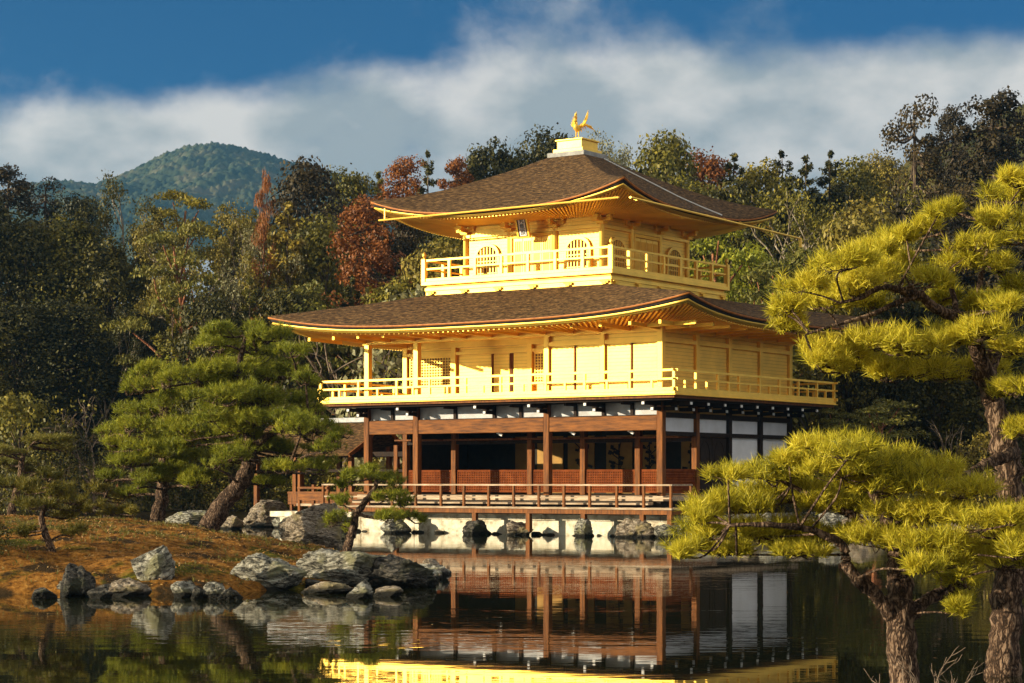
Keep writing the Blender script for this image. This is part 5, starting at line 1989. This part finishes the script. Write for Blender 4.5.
def bare(seed, H=16.0, Wd=7.0, mat='leaf_olive', bark='pale_bark', leaves=2600, twiggy=1.0, size=.12):
    """pale limbs showing through a thin crown"""
    rg = np.random.default_rng(seed)
    tr, tips = Arr(), []

    def grow(p, d, ln, r, lvl):
        q = p + d * ln
        m = (p + q) / 2 + rg.normal(size=3) * ln * .08
        c = spline([p, m, q], 3)
        V_, F_ = tube_np(c, np.linspace(r, r * .68, len(c)), 6 if lvl < 2 else 4)
        tr.add(V_, F_)
        if lvl >= 4:
            tips.append(q)
            return
        for j in range(3 if lvl < 3 else 2):
            nd = unit(d + rg.normal(size=3) * np.array([.50, .50, .36]) + np.array([0, 0, .14]))
            grow(p + (q - p) * rg.uniform(.55, 1.0) if j else q, nd, ln * rg.uniform(.58, .8), r * .62, lvl + 1)
    grow(np.array([0, 0, -.5]), np.array([0.05, 0, 1.0]), H * .40, H * .017, 0)
    tips = np.array(tips)
    mxz = tips[:, 2].max()
    pk = tips[rg.integers(0, len(tips), max(10, leaves))]
    P = pk + rg.normal(size=pk.shape) * np.array([.45, .45, .35])
    V_, F_ = leaf_quads(P, rg.normal(size=P.shape) + np.array([0, 0, .4]), size * rg.uniform(.6, 1.2, len(P)), .6, rg)
    return dict(trunk=tr.mesh('trunk', M[bark], True), crown=np_mesh('crown', V_, F_, M[mat]), H=mxz, W=2 * np.abs(tips[:, :2]).max())


T = {
    'broad': [broad(1), broad(2, lobes=52, lr=(.075, .13)), broad(3, H=13, Wd=9, lobes=38, lr=(.10, .15))],
    'cone': [cone(11), cone(12, Wd=6.5, levels=22)],
    'cedar': [clumpy(21), clumpy(22, lobes=48, Wd=8.0), clumpy(23, lobes=70, Wd=6.5)],
    'pine': [padpine(31), padpine(32, H=8, Wd=8, pads=13)],
    'bare': [bare(41, leaves=7000), bare(42, leaves=5200), bare(43, leaves=9000)],
    'shrub': [broad(51, H=4, Wd=5.5, lobes=26, leaves=210, lr=(.16, .24), base=.05, size=.09), broad(52, H=3, Wd=4.5, lobes=22, leaves=200, lr=(.18, .27), base=.05, size=.08)],
    'twiggy': [bare(61, H=5, leaves=120, bark='twig', size=.08), bare(62, H=5, leaves=60, bark='twig', size=.08)],
}
KIND_NAME = {'broad': 'broadleaf_tree', 'cone': 'cypress_tree', 'cedar': 'cedar_tree', 'pine': 'pine_tree', 'bare': 'sparse_tree', 'shrub': 'shrub', 'twiggy': 'bare_shrub'}
count = {}


def plant(px, ytop, d, wpx, kind, mat=None, label=None, group=None, variant=None, dz=0.0, cat=None, slim=None):
    lst = T[kind]
    k_ = count.get(kind, 0)
    count[kind] = k_ + 1
    tp = lst[(k_ if variant is None else variant) % len(lst)]
    x = (px - 512) / FPX * d
    z0 = (float(terrain(x, d)) if d > 60 else float(island_h(x, d))) + dz
    ht = CAM_H + (HORIZON - ytop) * d / FPX - z0
    e_ = empty(KIND_NAME[kind], (x, d, z0), (k_ * 2.13) % 6.28, label, cat or ('shrub' if kind in ('shrub', 'twiggy') else 'tree'), group)
    s = max(wpx * d / FPX / tp['W'], slim * ht / tp['H'] if slim else {'bare': .66, 'cone': .72, 'cedar': .7, 'twiggy': .9}.get(kind, .74) * ht / tp['H'])
    e_.scale = (s, s, ht / tp['H'])
    for part in ('trunk', 'crown'):
        o = link(part, tp[part], e_)
        if part == 'crown' and mat:
            o.material_slots[0].link = 'OBJECT'
            o.material_slots[0].material = M[mat]
    return e_


ORD = 'first second third fourth fifth sixth seventh eighth ninth tenth eleventh twelfth thirteenth fourteenth fifteenth sixteenth seventeenth eighteenth nineteenth twentieth'.split()
TONE = {'leaf_olive': 'olive green', 'leaf_dark': 'dark green', 'leaf_brown': 'dark brown', 'leaf_orange': 'orange', 'leaf_yellow': 'yellow green', 'leaf_grey': 'pale grey green', 'needle_far': 'layered green', 'needle_green': 'deep green'}
WORD = {'broad': 'rounded tree', 'cone': 'cypress', 'cedar': 'clumpy cedar', 'pine': 'pine', 'bare': 'pale limbed tree', 'shrub': 'shrub', 'twiggy': 'leafless shrub'}

# px, top row, depth, width in px, kind, leaf tone, own label
SKY = [
    (8, 166, 104, 70, 'cedar', 'leaf_brown', None), (46, 178, 106, 60, 'cedar', 'leaf_brown', None), (80, 190, 104, 50, 'broad', 'leaf_dark', None),
    (118, 181, 95, 60, 'bare', 'leaf_dark', 'dark tree with long white limbs standing highest at the left of the mountain'), (154, 207, 104, 46, 'cone', 'leaf_dark', None), (182, 188, 108, 60, 'pine', 'leaf_olive', None),
    (222, 204, 112, 50, 'cone', 'leaf_olive', None), (250, 210, 110, 44, 'broad', 'leaf_olive', None), (264, 167, 96, 14, 'pine', 'leaf_orange', 'slender tree with an orange top in front of the mountain'),
    (308, 156, 112, 50, 'broad', 'leaf_brown', 'dark brown rounded tree at the right foot of the mountain'), (348, 165, 118, 66, 'broad', 'leaf_olive', None), (378, 172, 120, 44, 'cone', 'leaf_olive', None),
    (406, 155, 116, 52, 'cedar', 'leaf_orange', 'orange cedar on the skyline left of the upper roof'), (428, 150, 124, 40, 'cone', 'leaf_dark', None), (456, 157, 118, 44, 'cedar', 'leaf_orange', 'rusty cedar with tufted top beside the upper roof'),
    (490, 138, 120, 60, 'broad', 'leaf_dark', None), (522, 148, 124, 56, 'broad', 'leaf_dark', None), (552, 125, 122, 66, 'broad', 'leaf_dark', 'dark tree rising just left of the gilded bird'),
    (596, 150, 128, 56, 'broad', 'leaf_dark', None), (624, 141, 126, 54, 'bare', 'leaf_grey', 'pale wispy tree right of the gilded bird'), (668, 130, 118, 78, 'broad', 'leaf_olive', 'broad olive tree, highest behind the right slope of the roof'),
    (706, 148, 124, 54, 'broad', 'leaf_orange', None), (734, 154, 120, 50, 'cone', 'leaf_dark', None), (760, 158, 122, 50, 'broad', 'leaf_olive', None), (782, 150, 126, 52, 'cone', 'leaf_dark', None), (806, 156, 124, 48, 'cone', 'leaf_dark', None),
    (830, 150, 122, 52, 'cone', 'leaf_dark', None), (856, 156, 124, 52, 'broad', 'leaf_olive', None), (882, 150, 128, 50, 'broad', 'leaf_yellow', None),
    (915, 96, 104, 78, 'cedar', 'leaf_brown', 'tall dark brown cedar with a round top, left of the tallest pair'), (953, 103, 112, 42, 'cedar', 'leaf_brown', 'thin brown cedar between the two tall dark cedars'), (992, 91, 102, 92, 'cedar', 'leaf_brown', 'tallest dark brown cedar at the right'),
    (1030, 120, 104, 80, 'cedar', 'leaf_brown', None),
]
MID = [
    (-20, 190, 92, 90, 'broad', 'leaf_dark', None), (28, 215, 93, 80, 'broad', 'leaf_dark', None), (70, 214, 94, 76, 'broad', 'leaf_olive', None), (104, 236, 92, 70, 'broad', 'leaf_dark', None), (140, 232, 95, 52, 'cone', 'leaf_olive', None),
    (176, 222, 97, 60, 'pine', 'needle_far', None), (204, 214, 99, 64, 'bare', 'leaf_yellow', None), (234, 226, 98, 46, 'cone', 'leaf_yellow', None), (258, 236, 97, 52, 'bare', 'leaf_grey', 'grey twiggy tree between olive crowns, above the big pine'),
    (288, 203, 96, 60, 'cone', 'leaf_yellow', 'yellow green conifer with a pale trunk above the big pine'), (322, 214, 98, 52, 'broad', 'leaf_olive', None), (368, 193, 93, 74, 'cedar', 'leaf_orange', 'bright orange cedar left of the upper roof'),
    (402, 210, 100, 56, 'cedar', 'leaf_brown', None), (436, 205, 104, 50, 'broad', 'leaf_dark', None), (462, 220, 102, 50, 'broad', 'leaf_olive', None), (640, 168, 104, 60, 'broad', 'leaf_dark', None), (688, 172, 103, 60, 'broad', 'leaf_olive', None),
    (722, 178, 100, 60, 'broad', 'leaf_dark', None), (752, 184, 102, 58, 'cone', 'leaf_dark', None), (790, 182, 104, 60, 'cone', 'leaf_dark', None), (822, 192, 92, 50, 'bare', 'leaf_olive', 'small olive tree with a pale trunk, right of the upper roof tip'),
    (850, 186, 100, 54, 'cone', 'leaf_dark', None), (874, 196, 92, 56, 'broad', 'leaf_yellow', None), (910, 190, 90, 80, 'broad', 'leaf_brown', None), (955, 180, 92, 80, 'cedar', 'leaf_brown', None), (1000, 185, 90, 90, 'cedar', 'leaf_brown', None),
]
FRONT = [
    (-25, 290, 86, 90, 'broad', 'leaf_dark', None), (20, 300, 86, 80, 'broad', 'leaf_dark', None), (66, 296, 87, 78, 'broad', 'leaf_dark', None), (106, 310, 86.5, 66, 'bare', 'leaf_dark', None), (140, 305, 88, 70, 'broad', 'leaf_dark', None),
    (172, 300, 90, 46, 'cone', 'leaf_olive', None), (214, 290, 89, 66, 'broad', 'leaf_dark', None), (250, 276, 90, 46, 'cone', 'leaf_olive', None), (286, 282, 89.5, 58, 'broad', 'leaf_dark', None), (318, 280, 90, 56, 'pine', 'needle_far', None),
    (352, 276, 91, 44, 'cone', 'leaf_dark', None), (392, 276, 90, 46, 'broad', 'leaf_olive', None), (418, 268, 91, 48, 'shrub', 'leaf_olive', None), (446, 240, 90, 60, 'broad', 'leaf_yellow', 'yellow green tree seen past the left end of the top balcony'),
    (428, 288, 86.5, 50, 'shrub', 'leaf_grey', 'pale grey green shrub above the left slope of the lower roof'), (390, 332, 85.5, 44, 'twiggy', None, 'bare grey twigs seen through the open end of the middle balcony'), (345, 330, 86, 46, 'twiggy', None, 'bare grey twigs between the big pine and the middle balcony'),
    (716, 226, 84.5, 50, 'pine', 'needle_green', 'red trunked pine seen past the right end of the top balcony'), (752, 240, 86, 56, 'pine', 'needle_green', None), (790, 243, 84, 62, 'pine', 'needle_far', None), (770, 268, 80, 60, 'pine', 'needle_far', None),
    (832, 238, 88, 56, 'broad', 'leaf_dark', None), (872, 206, 84, 66, 'broad', 'leaf_yellow', 'rounded orange tinted tree above the near pine'), (910, 235, 80, 66, 'broad', 'leaf_dark', None), (950, 230, 82, 70, 'broad', 'leaf_brown', None), (995, 235, 80, 80, 'broad', 'leaf_brown', None),
    (812, 300, 78, 54, 'shrub', 'leaf_olive', None), (850, 320, 76, 60, 'broad', 'leaf_dark', None), (890, 320, 76, 60, 'broad', 'leaf_dark', None), (935, 325, 76, 66, 'broad', 'leaf_dark', None), (985, 320, 75, 70, 'broad', 'leaf_dark', None), (1030, 320, 75, 70, 'broad', 'leaf_dark', None),
]
SHORE = [
    (20, 392, 84.5, 80, 'shrub', 'leaf_olive', 'broad olive shrub low at the left edge of the forest'), (96, 396, 84.5, 60, 'twiggy', None, 'leafless brown shrub under the dark trees at left'), (60, 420, 84, 60, 'shrub', 'leaf_dark', None), (130, 425, 86, 60, 'shrub', 'leaf_dark', None),
    (185, 430, 87, 60, 'shrub', 'leaf_dark', None), (235, 455, 86.5, 60, 'shrub', 'leaf_olive', None), (275, 452, 86.5, 60, 'shrub', 'leaf_dark', None), (310, 445, 86.5, 50, 'shrub', 'leaf_olive', None), (352, 452, 86, 50, 'shrub', 'leaf_yellow', None),
    (386, 448, 86, 50, 'shrub', 'leaf_yellow', None), (418, 455, 86, 46, 'shrub', 'leaf_yellow', None), (-10, 440, 82, 70, 'shrub', 'leaf_dark', None),
    (880, 398, 67, 110, 'pine', 'needle_far', 'flat topped pine with reddish trunks on the right shore'), (838, 408, 70, 60, 'pine', 'needle_far', 'smaller flat topped pine at the right end of the middle balcony'), (955, 470, 66, 60, 'shrub', 'leaf_olive', None), (985, 430, 66, 60, 'shrub', 'leaf_yellow', None),
    (820, 470, 68, 60, 'shrub', 'leaf_dark', None), (760, 480, 74, 60, 'shrub', 'leaf_dark', None), (905, 490, 65.5, 60, 'shrub', 'leaf_dark', None), (1020, 470, 65, 60, 'shrub', 'leaf_dark', None), (945, 420, 67, 36, 'twiggy', None, 'pale bare twigs beside the right hand trunk'),
    (860, 505, 64.5, 50, 'shrub', 'leaf_olive', None),
    (118, 438, 87, 56, 'pine', 'needle_far', None), (215, 436, 88, 56, 'pine', 'needle_green', None), (262, 440, 87, 50, 'pine', 'needle_far', None), (322, 425, 88, 56, 'pine', 'needle_green', None), (160, 470, 86, 46, 'shrub', 'leaf_olive', None), (292, 480, 86, 40, 'shrub', 'leaf_olive', None),
    (-14, 520, 33.6, 50, 'shrub', 'leaf_dark', 'added low dark shrub shading the shore, cut by the left edge of the view'),  # shrub added to cast shade over the left end of the island shore
]
for row, rows, nm in ((SKY, 'skyline row', 'trees on the skyline'), (MID, 'middle row', 'trees in the middle of the forest'), (FRONT, 'front row', 'trees at the front of the forest'), (SHORE, 'shore row', 'bushes along the far shore')):
    seq = {}
    for (px, yt, d, wpx, kind, mt, lb) in sorted(row, key=lambda r: r[0]):
        side = 'left of the pavilion' if px < 480 else 'right of the pavilion' if px > 700 else 'behind the top roof'
        if lb is None:
            key = (TONE.get(mt, 'brown'), WORD[kind], side)
            k_ = seq.get(key, 0)
            seq[key] = k_ + 1
            lb = '%s %s, %s from left in the %s %s' % (key[0], key[1], ORD[k_], rows, side)
        back = 13 if px < 150 and d > 80 and row is not SHORE else 0
        plant(px, yt, d + back, wpx * 1.45, kind, mt, lb, nm, slim=.13 if px == 264 else None)

# ------------------------------------------------------------------ litter and grass on the island
rg = np.random.default_rng(99)
n = 26000
xy = np.stack([rg.uniform(-14, -1.5, n), rg.uniform(32, 49, n)], -1)
h = island_h(xy[:, 0], xy[:, 1])
ok = h > 0.05
P = np.column_stack([xy[ok], h[ok] + .012])
V_, F_ = leaf_quads(P, rg.normal(size=P.shape) * .45 + np.array([0, 0, 1]), rg.uniform(.012, .035, len(P)), .35, rg)
M['litter'] = leaf_mat('fallen_needles', [(0.0, (0.10, 0.05, 0.015)), (0.5, (0.30, 0.14, 0.03)), (1.0, (0.5, 0.34, 0.12))], transl=0.05, objvar=0)
o = link('fallen_leaves', np_mesh('fallen_leaves', V_, F_, M['litter']))
tag(o, 'brown fallen needles and leaves scattered over the island', 'leaf litter', None, 'stuff')
n = 9000
xy = np.stack([rg.uniform(-14, -2.0, n), rg.uniform(32, 48, n)], -1)
h = island_h(xy[:, 0], xy[:, 1])
ok = (h > 0.08) & (vnoise(xy[:, 0], xy[:, 1], 1.1, 3) + .4 * rg.normal(size=n) > .35)
P = np.column_stack([xy[ok], h[ok] + .01])
A = np.zeros_like(P)
A[:, 2] = 1
V_, F_ = needle_tris(P, A + rg.normal(size=A.shape) * .2, 7, .07, .012, rg, smin=.1, smax=.9)
M['grass'] = leaf_mat('short_grass', [(0.0, (0.05, 0.05, 0.01)), (0.5, (0.15, 0.13, 0.02)), (1.0, (0.27, 0.21, 0.04))], transl=0.2, objvar=0)
o = link('grass', np_mesh('grass', V_, F_, M['grass']))
tag(o, 'short yellow green grass in patches on the island', 'grass', None, 'stuff')

# floating leaves on the pond and dry twigs on the near bank
n = 260
xy = np.stack([rg.uniform(-9, 9, n), rg.uniform(18.5, 60, n)], -1)
ok = (island_h(xy[:, 0], xy[:, 1]) < -.05)
P = np.column_stack([xy[ok], np.full(ok.sum(), .004)])
V_, F_ = leaf_quads(P, rg.normal(size=P.shape) * .04 + np.array([0, 0, 1]), rg.uniform(.012, .03, len(P)), .5, rg)
o = link('floating_leaves', np_mesh('floating_leaves', V_, F_, M['litter']))
tag(o, 'scattered fallen leaves floating on the pond', 'leaves', None, 'stuff')
for (px, d, yt, lb) in ((924, 17.0, 648, 'pale dry branch standing just right of the forked trunk'), (962, 16.9, 664, 'low dry twigs on the bank between the two near trunks')):
    x = (px - 512) / FPX * d
    z0 = float(terrain(x, d))
    e_ = empty('bare_shrub', (x, d, z0), px * .01, lb, 'shrub')
    s_ = (CAM_H + (HORIZON - yt) * d / FPX - z0) / T['twiggy'][1]['H']
    e_.scale = (s_, s_, s_)
    link('trunk', T['twiggy'][1]['trunk'], e_)

# ------------------------------------------------------------------ the air: a thin even haze
hm = bpy.data.materials.new('haze')
hm.use_nodes = True
nt = hm.node_tree
nt.nodes.clear()
ho = N(nt, 'ShaderNodeOutputMaterial')
hv = N(nt, 'ShaderNodeVolumePrincipled')
hv.inputs['Color'].default_value = (0.22, 0.60, 1.0, 1)
hv.inputs['Density'].default_value = 0.00025
hv.inputs['Anisotropy'].default_value = 0.65
L(nt, hv.outputs[0], ho.inputs['Volume'])
mb = MB()
mb.box(-1900, 1900, -260, 2500, -3.5, 285)
o = mb.build('haze', hm)
o['kind'] = 'stuff'
